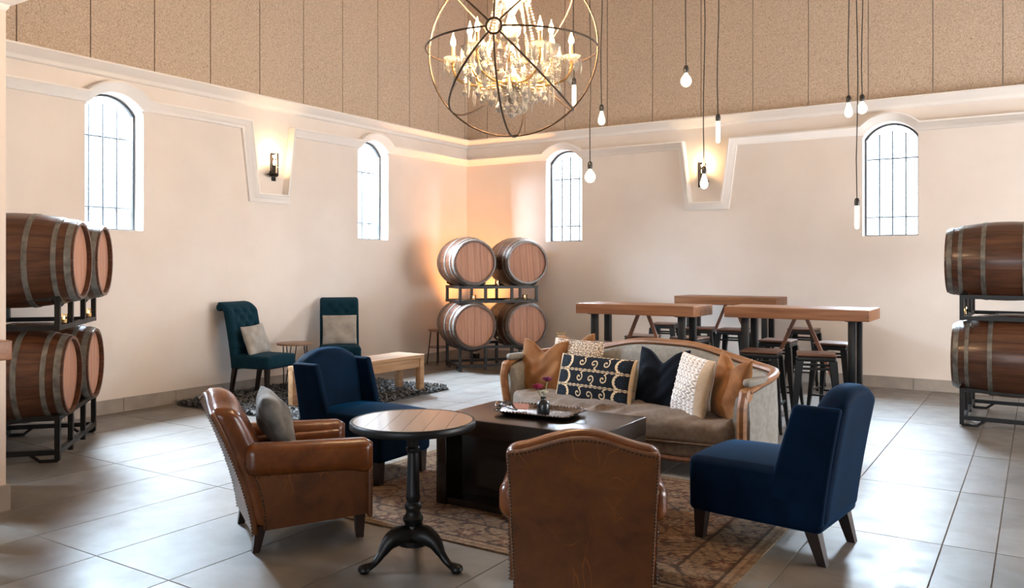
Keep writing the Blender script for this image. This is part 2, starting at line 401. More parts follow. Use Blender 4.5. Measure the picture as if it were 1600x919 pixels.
def wall_with_door(u0, u1, d0, d1, dz, put):
    q = [(u0, d0, 0, ZC), (d1, u1, 0, ZC), (d0, d1, dz, ZC)]
    V = []; F = []
    for a, b, z0, z1 in q:
        k = len(V); V += [put(a, z0, 0), put(b, z0, 0), put(b, z1, 0), put(a, z1, 0)]; F.append((k, k+1, k+2, k+3))
    return V, F
wr = obj('wall_right', mesh('wall_right', wall_with_door(YF, YB, 5.3, 9.5, 2.6, lambda u, z, b: (XR, u, z)), 'plaster', 0, False)); wr['kind'] = 'structure'
wf = obj('wall_front', mesh('wall_front', wall_with_door(XL, XR, -2.7, 1.5, 2.6, lambda u, z, b: (u, YF, z)), 'plaster', 0, False)); wf['kind'] = 'structure'
struct('ceiling', box(XL, XR, YF, YB, ZC, ZC+0.1), 'ceiling_paint', smooth=0)
fl = struct('floor', box(XL-0.02, XR+0.02, YF-0.02, YB+0.02, -0.1, -0.004), 'grout', smooth=0)
# floor tiles, laid in lanes along the left wall
xs = [-7.6, -7.4, -6.82, -6.24, -5.66, -5.08, -4.51, -3.945, -3.36, -2.78, -2.2, -1.61, -1.02, -0.42, -0.18, 0.42, 1.02, 1.62, 2.22, 2.82, 3.42, 4.02, 4.62, 5.0]
ys_l = [-3.4, -2.3, -1.15, 0.0, 1.15, 2.31, 3.46, 4.61, 5.77, 6.93, 8.09, 9.25, 10.4, 10.5]
ys_r = [-3.4, -2.25, -1.08, 0.09, 1.26, 2.43, 3.6, 4.77, 5.94, 7.11, 8.28, 9.45, 10.5]
tile_cache = {}
for i in range(len(xs)-1):
    ys = ys_l if xs[i] < -2.3 else ys_r
    for j in range(len(ys)-1):
        w, d = xs[i+1]-xs[i], ys[j+1]-ys[j]; key = (round(w, 3), round(d, 3))
        if key not in tile_cache:
            g = 0.0045; a, b = w/2-g/2, d/2-g/2; e = 0.0015
            V = [(-a, -b, -0.004), (a, -b, -0.004), (a, b, -0.004), (-a, b, -0.004), (-a+e, -b+e, 0), (a-e, -b+e, 0), (a-e, b-e, 0), (-a+e, b-e, 0)]
            tile_cache[key] = mesh('tile', (V, [(4, 5, 6, 7), (0, 1, 5, 4), (1, 2, 6, 5), (2, 3, 7, 6), (3, 0, 4, 7)]), 'floor_tile', 0, False)
        obj('tile', tile_cache[key], None, fl, ((xs[i]+xs[i+1])/2, (ys[j]+ys[j+1])/2, 0))
# skirting tiles
for name, rng_, put in (('baseboard_left', (YF, YB), lambda u, b, z: (XL+b, u, z)), ('baseboard_back', (XL, XR), lambda u, b, z: (u, YB-b, z))):
    root = bpy.data.objects.new(name, None); COL.objects.link(root); root['kind'] = 'structure'
    u = rng_[0]
    while u < rng_[1]-0.02:
        w = min(0.58, rng_[1]-u)
        V, F = box(u+0.003, u+w-0.003, 0.0, 0.018, 0.001, 0.135)
        obj('skirting_tile', ([put(p[0], p[1], p[2]) for p in V], F), 'base_tile', root, smooth=0); u += w
# acoustic panels above the cornice
def panels(parent, edges, put):
    for a, b in zip(edges[:-1], edges[1:]):
        c = (a+b)/2; w = b-a-0.012
        V, F = box(-w/2, w/2, 0, 0.025, 3.3, ZC-0.01)
        obj('acoustic_panel', ([put(p[0], p[1], p[2]) for p in V], F), 'wood_wool', parent, loc=put(c, 0, 0), smooth=0)
def rel(f): return lambda u, b, z: f(u, b, z)
for a0 in [0]:
    eL = [YB-0.09-0.67*k for k in range(20)][::-1] + [YB]
    for a, b in zip(eL[:-1], eL[1:]):
        w = b-a-0.012; V, F = box(0, 0.025, -w/2, w/2, 3.3, ZC-0.01)
        obj('acoustic_panel', (V, F), 'wood_wool', wl, loc=(XL, (a+b)/2, 0), smooth=0)
    eB = [XL+0.41+0.686*k-0.686 for k in range(19)]; eB[0] = XL
    for a, b in zip(eB[:-1], eB[1:]):
        w = b-a-0.012; V, F = box(-w/2, w/2, -0.025, 0, 3.3, ZC-0.01)
        obj('acoustic_panel', (V, F), 'wood_wool', wb, loc=((a+b)/2, YB, 0), smooth=0)
# stucco mouldings: cornice, and a string course that rises over the windows and drops around the sconces
def sweep(path, prof, put):
    n = len(path); P = [np.array(p, float) for p in path]; rings = []
    for i in range(n):
        ds = []
        if i > 0: d = P[i]-P[i-1]; ds.append(d/np.linalg.norm(d))
        if i < n-1: d = P[i+1]-P[i]; ds.append(d/np.linalg.norm(d))
        ns = [np.array((-d[1], d[0])) for d in ds]; m = sum(ns); m = m/np.linalg.norm(m); m = m/max(0.5, float(np.dot(m, ns[0])))
        rings.append([put(*(P[i]+m*a), b) for a, b in prof])
    return loft(rings)
CORN = [(0, 0), (0, 0.15), (-0.018, 0.15), (-0.03, 0.13), (-0.055, 0.11), (-0.075, 0.065), (-0.09, 0.05), (-0.105, 0.045), (-0.12, 0.03), (-0.12, 0)]
DADO = [(0, 0), (0, 0.105), (-0.018, 0.11), (-0.03, 0.092), (-0.052, 0.082), (-0.072, 0.045), (-0.086, 0.04), (-0.10, 0.03), (-0.10, 0)]
n_trim = 0
def trim(vf):
    global n_trim
    n_trim += 1; return struct('trim_%d' % n_trim, vf, 'stucco_trim', smooth=50)
trim(sweep([(YF, 3.385), (YB, 3.385)], CORN, putL)); trim(sweep([(XL, 3.385), (XR, 3.385)], CORN, putB))
def course(u0, u1, wins, notches, z=3.095):
    RO = R_ARC+0.10; a1 = math.asin((z-Z_ARC)/RO); ev = [(c, 'w') for c in wins]+[(c, 'n') for c in notches]; ev.sort()
    p = [(u0, z)]
    for c, k in ev:
        if k == 'w': p += [(c-RO*math.cos(a1+(PI-2*a1)*t/18), Z_ARC+RO*math.sin(a1+(PI-2*a1)*t/18)) for t in range(19)]
        else: p += [(c-0.31, z), (c-0.205, 2.275), (c+0.205, 2.275), (c+0.31, z)]
    return p+[(u1, z)]
trim(sweep(course(YF, YB, WIN_L, (2.79, 6.54)), DADO, putL)); trim(sweep(course(XL, XR, WIN_B, (-3.68, 0.72)), DADO, putB))
# windows: iron frame, bars and a pane
def window(n, c, put, ang):
    w = bpy.data.objects.new('window_%d' % n, None); COL.objects.link(w); w['kind'] = 'structure'
    w.location = put(c, 0, -0.16); w.rotation_euler = (0, 0, ang)
    loop = [(-HW, SILL)] + [(u-c, z) for u, z in arch_pts(c)] + [(HW, SILL)]
    P = [np.array(p) for p in loop]; rings = []
    ctr = np.array((0, 2.4))
    inner = [np.array(p)+(ctr-np.array(p))*np.array((0.075, 0.028)) for p in loop]
    for p, q in zip(P, inner): rings.append([(p[0], -0.015, p[1]), (q[0], -0.015, q[1]), (q[0], 0.02, q[1]), (p[0], 0.02, p[1])])
    obj('frame', loft(rings, closed=True), 'frame_steel', w, smooth=30)
    obj('pane', prism([tuple(q) for q in inner], 0.006), 'window_glass', w, loc=(0, 0.006, 0), smooth=0)
    for k in (-1, 0, 1):
        x = k*0.145; zt = Z_ARC+math.sqrt(R_ARC**2-x*x)-0.02
        obj('bar', tube([(x, 0.05, SILL+0.005), (x, 0.05, zt-0.06)], 0.010, 6), 'frame_steel', w)
    for z in (2.02, 2.72): obj('bar', tube([(-HW+0.005, 0.06, z), (HW-0.005, 0.06, z)], 0.009, 6), 'frame_steel', w)
for i, y in enumerate(WIN_L): window(i+1, y, putL, PI/2)
for i, x in enumerate(WIN_B): window(i+4, x, putB, 0)
# door leaves of the glazed openings (out of frame; front set added for fill)
def glazed_door(n, loc, ang, w, h, k):
    d = bpy.data.objects.new('door_%d' % n, None); COL.objects.link(d); d['kind'] = 'structure'; d.location = loc; d.rotation_euler = (0, 0, ang)
    lw_ = w/k
    for i in range(k):
        x = -w/2+lw_*(i+0.5)
        obj('door_frame', J(box(x-lw_/2, x-lw_/2+0.06, -0.03, 0.03, 0, h), box(x+lw_/2-0.06, x+lw_/2, -0.03, 0.03, 0, h), box(x-lw_/2, x+lw_/2, -0.03, 0.03, h-0.08, h), box(x-lw_/2, x+lw_/2, -0.03, 0.03, 0, 0.1)), 'frame_steel', d, smooth=0)
        obj('pane', box(x-lw_/2+0.06, x+lw_/2-0.06, -0.004, 0.004, 0.1, h-0.08), 'window_glass', d, smooth=0)
glazed_door(1, (XR+0.05, 7.4, 0), PI/2, 4.2, 2.6, 4); glazed_door(2, (-0.6, YF-0.05, 0), 0, 4.2, 2.6, 4)
# pillar at the left edge of view
px0, px1, py0, py1 = -6.0, -5.135, 2.2, 2.455
pil = thing('pillar', 'pale plastered pillar with flared capital at the far left edge', 'pillar', (0, 0, 0))
obj('shaft', box(px0, px1, py0, py1, 0.15, 2.97), 'pillar_plaster', pil, smooth=0)
cap = []
for z, e in ((2.95, 0.0), (2.965, 0.012), (2.985, 0.016), (3.0, 0.05), (3.02, 0.085), (3.045, 0.10), (3.06, 0.13), (3.12, 0.135), (3.30, 0.135)):
    cap.append([(px0-e, py0-e, z), (px1+e, py0-e, z), (px1+e, py1+e, z), (px0-e, py1+e, z)])
obj('capital', loft(cap), 'stucco_trim', pil, smooth=30)
obj('upper_block', box(px0-0.1, px1+0.1, py0-0.1, py1+0.1, 3.30, ZC), 'pillar_plaster', pil, smooth=0)
obj('plinth', box(px0-0.018, px1+0.018, py0-0.018, py1+0.018, 0.0, 0.15), 'base_tile', pil, smooth=0)

# ---------------------------------------------------------------- wine barrels on steel racks
BL, BR, BE, NS = 0.92, 0.355, 0.292, 24
def brad(y): return BR-(BR-BE)*(abs(2*y/BL))**2
def stave_mesh():
    V = []; F = []; m = 13; da = PI/NS*0.982
    for i in range(m):
        y = -BL/2+BL*i/(m-1); r = brad(y)
        for rr in (r, r-0.024):
            for k in (-1, 0, 1):
                a = da*k; q = rr-(0.002 if k and rr == r else 0); V.append((q*math.sin(a), y, q*math.cos(a)))
    for i in range(m-1):
        b, c = i*6, i*6+6
        F += [(b, b+1, c+1, c), (b+1, b+2, c+2, c+1), (b+4, b+3, c+3, c+4), (b+5, b+4, c+4, c+5), (b+3, b, c, c+3), (b+2, b+5, c+5, c+2)]
    e = (m-1)*6; F += [(0, 3, 4, 1), (1, 4, 5, 2), (e, e+1, e+4, e+3), (e+1, e+2, e+5, e+4)]
    return mesh('stave', (V, F), 'stave_wood', 40)
STAVE = stave_mesh()
def hoop_mesh(y0, w):
    rings = []
    for k in range(40):
        a = 2*PI*k/40; r = []
        for yy, e in ((y0-w/2, 0.0035), (y0+w/2, 0.0035), (y0+w/2, -0.004), (y0-w/2, -0.004)):
            q = brad(yy)+e; r.append((q*math.cos(a), yy, q*math.sin(a)))
        rings.append(r)
    return mesh('hoop', loft(rings, closed=True), 'hoop_metal', 50)
HOOPS = [hoop_mesh(s*y, w) for s in (-1, 1) for y, w in ((0.422, 0.042), (0.335, 0.032), (0.155, 0.036))]
HB = []
RH = BE-0.018; edges = [-RH, -0.185, -0.09, 0.0, 0.095, 0.19, RH]
for a, b in zip(edges[:-1], edges[1:]):
    up = [(a+0.0015+(b-a-0.003)*k/8) for k in range(9)]
    poly = [(x, math.sqrt(max(RH*RH-x*x, 1e-6))) for x in up]+[(x, -math.sqrt(max(RH*RH-x*x, 1e-6))) for x in up[::-1]]
    HB.append(mesh('head_board', prism(poly, 0.018), 'head_wood', 30))
RIVET = mesh('rivet', T(lathe([(0.006, 0), (0.005, 0.003), (0.001, 0.004)], 6), (0, 0, 0)), 'hoop_metal', 40)
def barrel(label, loc, rz, roll, group):
    b = thing('wine_barrel', label, 'barrel', loc, rz, group)
    for k in range(NS): obj('stave', STAVE, None, b, rot=(0, 2*PI*k/NS+roll, 0))
    for h in HOOPS: obj('hoop', h, None, b)
    for s in (-1, 1):
        for h in HB: obj('head_board', h, None, b, (0, s*(BL/2-0.045), 0), (0, roll*0.5, 0))
    return b
ST = 0.036
def rack(label, loc, rz, z0, z1, feet, group):
    r = thing('barrel_rack', label, 'rack', loc, rz, group)
    P = lambda a, b, n: obj(n, beam(a, b, ST), 'rack_steel', r, smooth=0)
    for y in (0.33, -0.33):
        for z in (z0, z1): P((-0.57, y, z), (0.57, y, z), 'rail')
        for x in (-0.55, -0.19, 0.19, 0.55): P((x, y, z0-(0.06 if feet else 0.02)), (x, y, z1), 'post')
        for x in (-0.55, 0.55):
            if feet: obj('foot', tube([(x, y, z0-0.06), (x, y, 0.012), (x, y-0.12*np.sign(y), 0.012), (x, y-0.2*np.sign(y), z0)], 0.012, 6), 'rack_steel', r)
    for x in (-0.55, 0.55):
        for z in (z0, z1): P((x, -0.33, z), (x, 0.33, z), 'side_rail')
    for bx in (-0.375, 0.375):
        for y in (0.3, -0.3):
            q = brad(y)+0.012; cz = 0.62 if feet else 1.48
            obj('cradle', tube([(bx+q*math.sin(a), y, cz-q*math.cos(a)) for a in [(-0.6+1.2*k/8) for k in range(9)]], 0.011, 6), 'rack_steel', r)
    return r
def stack(loc, f, names, racks, grp, r0=0.945, r1=1.14, back=0.0):
    rz = face(*f); c, s = math.cos(rz), math.sin(rz)
    rack(racks[0], (*loc, 0), rz, 0.075, 0.325, True, grp+' racks'); rack(racks[1], (*loc, 0), rz, r0, r1, False, grp+' racks')
    k = 0
    for z in (0.62, 1.48):
        for x in (0.375, -0.375):
            b_ = back if z < 1 else 0
            barrel(names[k], (loc[0]+x*c+b_*s, loc[1]+x*s-b_*c, z), rz, 0.05*k+0.02, grp); k += 1
stack((-6.48, 9.54), (0.79, -0.61),
      ['wine barrel in the corner stack, bottom row, left', 'wine barrel in the corner stack, bottom row, right, behind the caramel cushion',
       'wine barrel in the corner stack, top row, left, with a bright sheen', 'wine barrel in the corner stack, top row, right'],
      ['lower black steel rack of the corner barrel stack, standing on the floor', 'upper black steel rack of the corner stack, between its barrel rows'], 'barrels stacked in the corner')
stack((-6.68, 3.38), (0.676, 0.737),
      ['wine barrel at the left wall, bottom row, nearest the camera', 'wine barrel at the left wall, bottom row, farther one',
       'wine barrel at the left wall, top row, nearest the camera', 'wine barrel at the left wall, top row, under the window'],
      ['lower black rack of the barrel stack at the left wall', 'upper black rack of the barrel stack at the left wall, between its barrels'], 'barrels stacked by the pillar', 0.985, 1.20, 0.07)
stack((-0.24, 8.93), (-1.0, 0.02),
      ['dark wine barrel at the right edge, bottom row, in front', 'wine barrel at the right edge, bottom row, hidden behind the front one',
       'dark wine barrel at the right edge, top row, in front', 'wine barrel at the right edge, top row, hidden behind the front one'],
      ['lower black rack of the barrel stack at the right edge', 'upper black rack of the barrel stack at the right edge, between its barrels'], 'barrels stacked at the right', 0.97, 1.16, 0.05)
def tealight(loc, label):
    t = thing('tealight_holder', label, 'candle', loc, 0, 'tealights on the barrel racks')
    obj('glass', lathe([(0.026, 0), (0.032, 0.004), (0.034, 0.075), (0.031, 0.075), (0.029, 0.008), (0.001, 0.008)], 16, False), 'candle_glass', t)
    obj('wax', lathe([(0.028, 0.009), (0.029, 0.035), (0.004, 0.033)], 14), 'candle_wax', t)
    obj('flame', lathe([(0.002, 0.034), (0.006, 0.042), (0.004, 0.054), (0.0005, 0.062)], 8), 'tealight_flame', t)
def on_rack(loc, f, x, y, z, label):
    rz = face(*f); c, s = math.cos(rz), math.sin(rz); tealight((loc[0]+x*c-y*s, loc[1]+x*s+y*c, z), label)
CS = ((-6.48, 9.54), (0.79, -0.61)); LS = ((-6.68, 3.38), (0.676, 0.737)); RS = ((-0.24, 8.93), (-1.0, 0.02))
on_rack(*CS, 0.02, 0.33, 1.159, 'small glowing candle glass on the top rail of the corner rack')
on_rack(*CS, 0.36, 0.33, 0.964, 'small candle glass on the lower rail of the corner rack, left')
on_rack(*CS, -0.38, 0.33, 0.964, 'small candle glass on the lower rail of the corner rack, right')
on_rack(*LS, 0.38, 0.33, 1.004, 'small lit candle glass on the left rack, nearer the camera')
on_rack(*LS, -0.38, 0.33, 1.004, 'small lit candle glass on the left rack, farther one')
on_rack(*RS, -0.36, 0.33, 0.989, 'small candle glass on the rack at the right edge')

# ---------------------------------------------------------------- leather club chairs
def studs(pts, r=0.0055):
    out = []
    h = [(r, 0), (r*0.7, r*0.6), (r*0.05, r*0.9)]
    for p, nrm in pts:
        q = Vector((0, 0, 1)).rotation_difference(Vector(nrm)).to_matrix()
        v, f = lathe(h, 5, False); out.append(([tuple(q @ Vector(a)+Vector(p)) for a in v], f))
    return J(*out)
def resample(pts, step):
    P = [np.array(p, float) for p in pts]; d = [0]
    for a, b in zip(P[:-1], P[1:]): d.append(d[-1]+np.linalg.norm(b-a))
    n = int(d[-1]/step); out = []
    for k in range(n+1):
        s = d[-1]*k/n; i = min(np.searchsorted(d, s, 'right')-1, len(P)-2); t = (s-d[i])/max(d[i+1]-d[i], 1e-9); out.append(P[i]*(1-t)+P[i+1]*t)
    return out
BKW, BZ0, BZ1 = 0.615, 0.092, 0.803
def b_top(x): return BZ1-0.064*(1-math.cos(PI*min(1, abs(x)/0.30)))/2
def b_lean(t): return -0.232-0.215*max(t, 0)**1.45
def backfn(x, y, z):
    t = (z-BZ0)/(BZ1-BZ0); z2 = BZ0+t*(b_top(x)-BZ0); y2 = y+b_lean(t)
    if y > 0: y2 += 0.035*(1-(x/0.32)**2)*max(0, math.sin(PI*min(1, max(0, t))))
    return (x*(0.965+0.035*t), y2, z2)
def club_chair(label, loc, f):
    c = thing('club_chair', label, 'armchair', loc, face(*f), 'tan leather club chairs')
    obj('outer_back', rbox(BKW-0.016, 0.03, BZ1-BZ0-0.02, 0.012, 3, (14, 1, 14), backfn, (0, -0.052, (BZ0+BZ1)/2-0.012)), 'leather_worn', c)
    obj('backrest', rbox(BKW, 0.135, BZ1-BZ0-0.03, 0.055, 5, (14, 1, 14), backfn, (0, 0.006, (BZ0+0.03+BZ1)/2)), 'leather', c)
    for s in (-1, 1):
        side = [(-0.245, 0.115), (-0.25, 0.22), (-0.275, 0.33), (-0.315, 0.43), (-0.345, 0.485), (0.292, 0.485), (0.296, 0.135), (0.1, 0.125)]
        obj('side_panel', T(prism(side, 0.05, 'x'), (s*0.282, 0, 0)), 'leather_worn', c, smooth=20)
        arm = obj('arm', rbox(0.125, 0.655, 0.165, 0.055, 5, (1, 10, 1),
              lambda x, y, z: (x*(1+0.05*math.sin(y*9)), y, z+0.012*(-y/0.3)-(0.02*max(0, y-0.2)/0.1 if z < 0 else 0)), (0, 0, 0)), 'leather', c, (s*0.287, -0.012, 0.462))
        obj('inner_arm', rbox(0.07, 0.54, 0.26, 0.03, 3, (1, 4, 3)), 'leather', c, (s*0.238, 0.02, 0.36))
        obj('arm_facing', rbox(0.085, 0.024, 0.40, 0.01, 2), 'leather_worn', c, (s*0.285, 0.298, 0.315))
        st = [((s*0.325, p[1], p[2]), (s, 0, 0)) for p in resample([(0, 0.302, 0.42), (0, 0.302, 0.14)], 0.016)]
        st += [((s*0.309, p[1], p[2]), (s, 0, 0)) for p in resample([(0, -0.238, 0.12), (0, -0.243, 0.22), (0, -0.268, 0.33), (0, -0.308, 0.43)], 0.016)]
        o = obj('nailhead_trim', studs(st), 'stud', c); o['kind'] = 'stuff'
        # gathered seam under the arm roll
        pl = [T(rbox(0.008, 0.016, 0.03, 0.004, 2), (s*0.309, -0.27+0.047*k, 0.392+0.004*(k % 2)), (0, 0.3*s, 0)) for k in range(12)]
        o = obj('pleats', J(*pl), 'leather_worn', c); o['kind'] = 'stuff'
    st = []
    edge = [(-BKW/2+0.014, t) for t in np.linspace(0.0, 0.935, 30)]
    edge += [(x, 0.945) for x in np.linspace(-BKW/2+0.03, BKW/2-0.03, 30)] + [(BKW/2-0.014, t) for t in np.linspace(0.935, 0.0, 30)]
    pts = [backfn(x, -0.066, BZ0+t*(BZ1-BZ0)) for x, t in edge]
    o = obj('nailhead_trim', studs([(tuple(p), (0, -1, 0.25)) for p in resample(pts, 0.0165)]), 'stud', c); o['kind'] = 'stuff'
    obj('seat_cushion', rbox(0.44, 0.56, 0.16, 0.06, 4, (8, 8, 1), lambda x, y, z: (x, y, z+(0.02*(1-(x/0.22)**2)*(1-(y/0.28)**2) if z > 0 else 0))), 'leather', c, (0, 0.045, 0.365))
    obj('front_rail', rbox(0.52, 0.06, 0.17, 0.02, 3), 'leather_worn', c, (0, 0.27, 0.21))
    obj('base', rbox(0.54, 0.50, 0.05, 0.01, 1), 'leather_worn', c, (0, 0.0, 0.145))
    for sx, sy in ((-1, -1), (1, -1), (-1, 1), (1, 1)):
        t0, t1 = 0.026, 0.018; x, y = sx*0.255, sy*0.255; ox, oy = sx*0.004, (-0.025 if sy < 0 else 0)
        obj('leg', loft([[(x+ox+a*t1, y+oy+b*t1, 0) for a, b in ((-1, -1), (1, -1), (1, 1), (-1, 1))], [(x+a*t0, y+b*t0, 0.13) for a, b in ((-1, -1), (1, -1), (1, 1), (-1, 1))]]), 'leg_wood', c, smooth=0)
    return c
club_chair('tan leather club chair seen from the side, grey cushion in it', (-3.40, 3.15, 0), (0.517, 0.856))
club_chair('tan leather club chair with its worn scratched back to the camera', (-1.725, 3.27, 0), (-0.468, 0.884))

# ---------------------------------------------------------------- cushions
def pillow_shape(w, h, t, nx=40, nz=40, chop=0.0, pinch=0.06, seed=0, wrinkle=0.006, cx=0.0):
    r = np.random.default_rng(seed); ph = r.uniform(0, 6.28, 8); fr = r.uniform(2, 6, 8)
    u, v = np.meshgrid(np.linspace(-1, 1, nx+1), np.linspace(-1, 1, nz+1)); V = []; UV = []
    for side in (1, -1):
        x = w/2*u*(1-pinch*(1-v**2)*u**2); z = h/2*v*(1-pinch*(1-u**2)*v**2)
        prof = np.clip((1-u**2)*(1-v**2), 0, 1)**0.42
        wr = wrinkle*(np.sin(fr[0]*u+fr[1]*v+ph[0])+np.sin(fr[2]*v-fr[3]*u+ph[1])+0.5*np.sin(2*fr[4]*(u+v)+ph[2]))*prof
        y = side*(t/2*prof)+side*wr
        d = np.exp(-((u-cx)/0.42)**2); top = np.clip((v+1)/2, 0, 1)**2.2
        z = z-chop*d*top
        y = y*(1-0.5*min(1, chop*6)*np.exp(-((u-cx)/0.16)**2)*top)
        V.append(np.stack([x, y, z], -1).reshape(-1, 3)); UV.append(np.stack([u, v, np.full_like(u, side)], -1).reshape(-1, 3))
    n = nx+1; k = n*(nz+1); F = []
    for j in range(nz):
        for i in range(nx):
            a = j*n+i; F.append((a, a+n, a+n+1, a+1)); F.append((k+a, k+a+1, k+a+n+1, k+a+n))
    return (np.concatenate(V).tolist(), F), np.concatenate(UV)
def cushion(name, label, m, w, h, t, loc, rz, lean, roll=0.0, colors=None, relief=None, nx=40, nz=40, **kw):
    vf, uv = pillow_shape(w, h, t, nx, nz, **kw)
    if relief is not None: vf = ([(p[0], p[1]+relief(q)*q[2], p[2]) for p, q in zip(vf[0], uv)], vf[1])
    me = mesh(name, vf, m, 70, False)
    bm = bmesh.new(); bm.from_mesh(me)
    if colors is None: bmesh.ops.remove_doubles(bm, verts=bm.verts, dist=1e-5)
    bmesh.ops.recalc_face_normals(bm, faces=bm.faces)
    bm.to_mesh(me); bm.free()
    o = obj(name, me, None); o.rotation_mode = 'XYZ'
    o.matrix_world = Matrix.Translation(loc) @ Matrix.Rotation(rz, 4, 'Z') @ Matrix.Rotation(lean, 4, 'X') @ Matrix.Rotation(roll, 4, 'Y')
    if colors is not None: paint(o, colors(uv))
    return tag(o, label, 'cushion')
def local(loc, f, x, y, z):
    rz = face(*f); c, s = math.cos(rz), math.sin(rz); return (loc[0]+x*c-y*s, loc[1]+x*s+y*c, z)
LC = ((-3.40, 3.15), (0.517, 0.856))
cushion('scatter_cushion', 'slate grey cushion standing in the tan leather chair', 'pillow_slate', 0.40, 0.36, 0.15, local(*LC, -0.02, -0.13, 0.60), face(*LC[1])-0.15, 0.42, 0.04, seed=3, wrinkle=0.008)

# ---------------------------------------------------------------- navy velvet slipper chairs
def slipper_chair(label, loc, f):
    c = thing('slipper_chair', label, 'chair', loc, face(*f), 'navy velvet slipper chairs')
    obj('seat', rbox(0.56, 0.70, 0.285, 0.035, 4, (10, 10, 3), lambda x, y, z: (x*(1-0.02*(y > 0.2)), y, z+(0.035*(1-(x/0.30)**2)*(1-((y-0.02)/0.40)**2) if z > 0.30 else 0)), (0, 0.0, 0.297)), 'velvet_navy', c)
    def bf(x, y, z):
        t = (z-0.17)/(0.855-0.17); zt = 0.855-0.085*min(1, abs(x)/0.275)**2.4
        return (x*(1-0.03*t), y-0.285-0.105*max(t, 0)**1.2, 0.17+t*(zt-0.17))
    obj('backrest', rbox(0.555, 0.15, 0.685, 0.06, 5, (14, 1, 12), bf, (0, 0, 0.5125)), 'velvet_navy', c)
    for s in (-1, 1):
        def wf_(x, y, z, s=s):
            t = (z-0.19)/(0.79-0.19); yy = y-0.275-0.105*max((z-0.17)/0.685, 0)**1.2
            if y > 0: yy += 0.09*(1-0.75*max(t, 0))
            return (x+s*0.008*t, yy, z-0.02*max(0, t)**4)
        obj('wing', rbox(0.05, 0.205, 0.60, 0.02, 4, (1, 3, 10), wf_, (s*0.2535, 0.03, 0.49)), 'velvet_navy', c)
    for sx, sy in ((-1, -1), (1, -1), (-1, 1), (1, 1)):
        x, y = sx*0.225, sy*0.29; ox, oy = 0.0, (-0.05 if sy < 0 else 0.01); t0, t1 = 0.033, 0.021
        q = ((-1, -1), (1, -1), (1, 1), (-1, 1))
        obj('leg', loft([[(x+ox+a*t1, y+oy+b*t1, 0) for a, b in q], [(x+a*t0, y+b*t0, 0.165) for a, b in q]]), 'leg_wood', c, smooth=0)
    return c
slipper_chair('navy velvet slipper chair at the right, seen from its side', (-1.185, 4.385, 0), (-0.993, 0.11))
slipper_chair('navy velvet slipper chair behind the round table, facing right', (-3.93, 4.25, 0), (0.995, 0.02))

# ---------------------------------------------------------------- sofa and its cushions
SO, SF = (-2.65, 5.96), (-0.213, -0.977)
sofa = thing('carved_sofa', 'long carved wood sofa in grey and taupe linen, heaped with cushions', 'sofa', (*SO, 0), face(*SF))
half = [(0, -0.40, 0.80), (0.3, -0.398, 0.79), (0.58, -0.385, 0.735), (0.82, -0.35, 0.69), (1.02, -0.23, 0.675), (1.115, -0.03, 0.66), (1.135, 0.18, 0.635), (1.125, 0.335, 0.595)]
full = smoothpts([(-x, y, z) for x, y, z in half[::-1]]+half[1:], 6)
def shell(prof):
    rings = []
    for i, p in enumerate(full):
        a = np.array(full[max(i-1, 0)][:2]); b = np.array(full[min(i+1, len(full)-1)][:2]); t = (b-a)/np.linalg.norm(b-a); nrm = np.array((t[1], -t[0]))
        rings.append([(p[0]+nrm[0]*o, p[1]+nrm[1]*o, z if isinstance(z, float) else p[2]+z[0]) for o, z in prof])
    return loft(rings)
obj('outer_upholstery', shell([(0.02, 0.15), (0.024, 0.4), (0.012, (-0.02,)), (-0.03, (-0.012,)), (-0.035, 0.15)]), 'linen_grey', sofa)
obj('inner_upholstery', shell([(-0.036, 0.16), (-0.03, (-0.015,)), (-0.055, (-0.012,)), (-0.085, (-0.04,)), (-0.105, (-0.12,)), (-0.11, 0.40), (-0.10, 0.16)]), 'linen_grey', sofa)
rp = [(p[0], p[1], p[2]+0.012) for p in full]
obj('top_rail', tube(rp, 0.036, 10, flat=0.75), 'sofa_wood', sofa)
for s in (-1, 1):
    obj('arm_scroll', T(lathe([(0.008, -0.034), (0.04, -0.03), (0.048, 0), (0.04, 0.03), (0.008, 0.034)], 16), (s*1.122, 0.345, 0.585), (0, PI/2, 0)), 'sofa_wood', sofa)
    obj('arm_pad', rbox(0.10, 0.30, 0.05, 0.024, 4, (2, 6, 1), lambda x, y, z: (x*(1-0.6*(y/0.16)**2), y, z)), 'linen_grey', sofa, (s*1.118, 0.19, 0.662))
    post = smoothpts([(s*1.122, 0.36, 0.60), (s*1.118, 0.385, 0.5), (s*1.11, 0.375, 0.38), (s*1.10, 0.36, 0.25), (s*1.09, 0.37, 0.12), (s*1.10, 0.395, 0.0)], 5)
    obj('arm_post', tube(post, [0.034-0.016*max(0, (k-14)/11) for k in range(len(post))], 8), 'sofa_wood', sofa)
def seatfn(x, y, z):
    b = 0.25*(1-(x/1.03)**2)*max(0, (y+0.33)/0.69); back = 1-0.13*max(0, -y/0.33)**2
    wr = 0.012*math.sin(14*x+3*y)*math.sin(9*y+4*x)+0.006*math.sin(31*x-12*y+2*math.sin(7*x))+0.017*max(0, math.sin(23*x+9*y+3*math.sin(5*x)))**3*min(1, max(0, (y+0.1)/0.3)) if z > 0.33 else 0
    cr = 0.022*(1-(x/1.04)**4)*(1-(y/0.36)**2) if z > 0.31 else 0
    return (x*back, y+b, z+wr+cr)
obj('seat_cushion', rbox(2.06, 0.70, 0.165, 0.05, 4, (70, 22, 1), seatfn, (0, 0.03, 0.300)), 'linen_taupe', sofa)
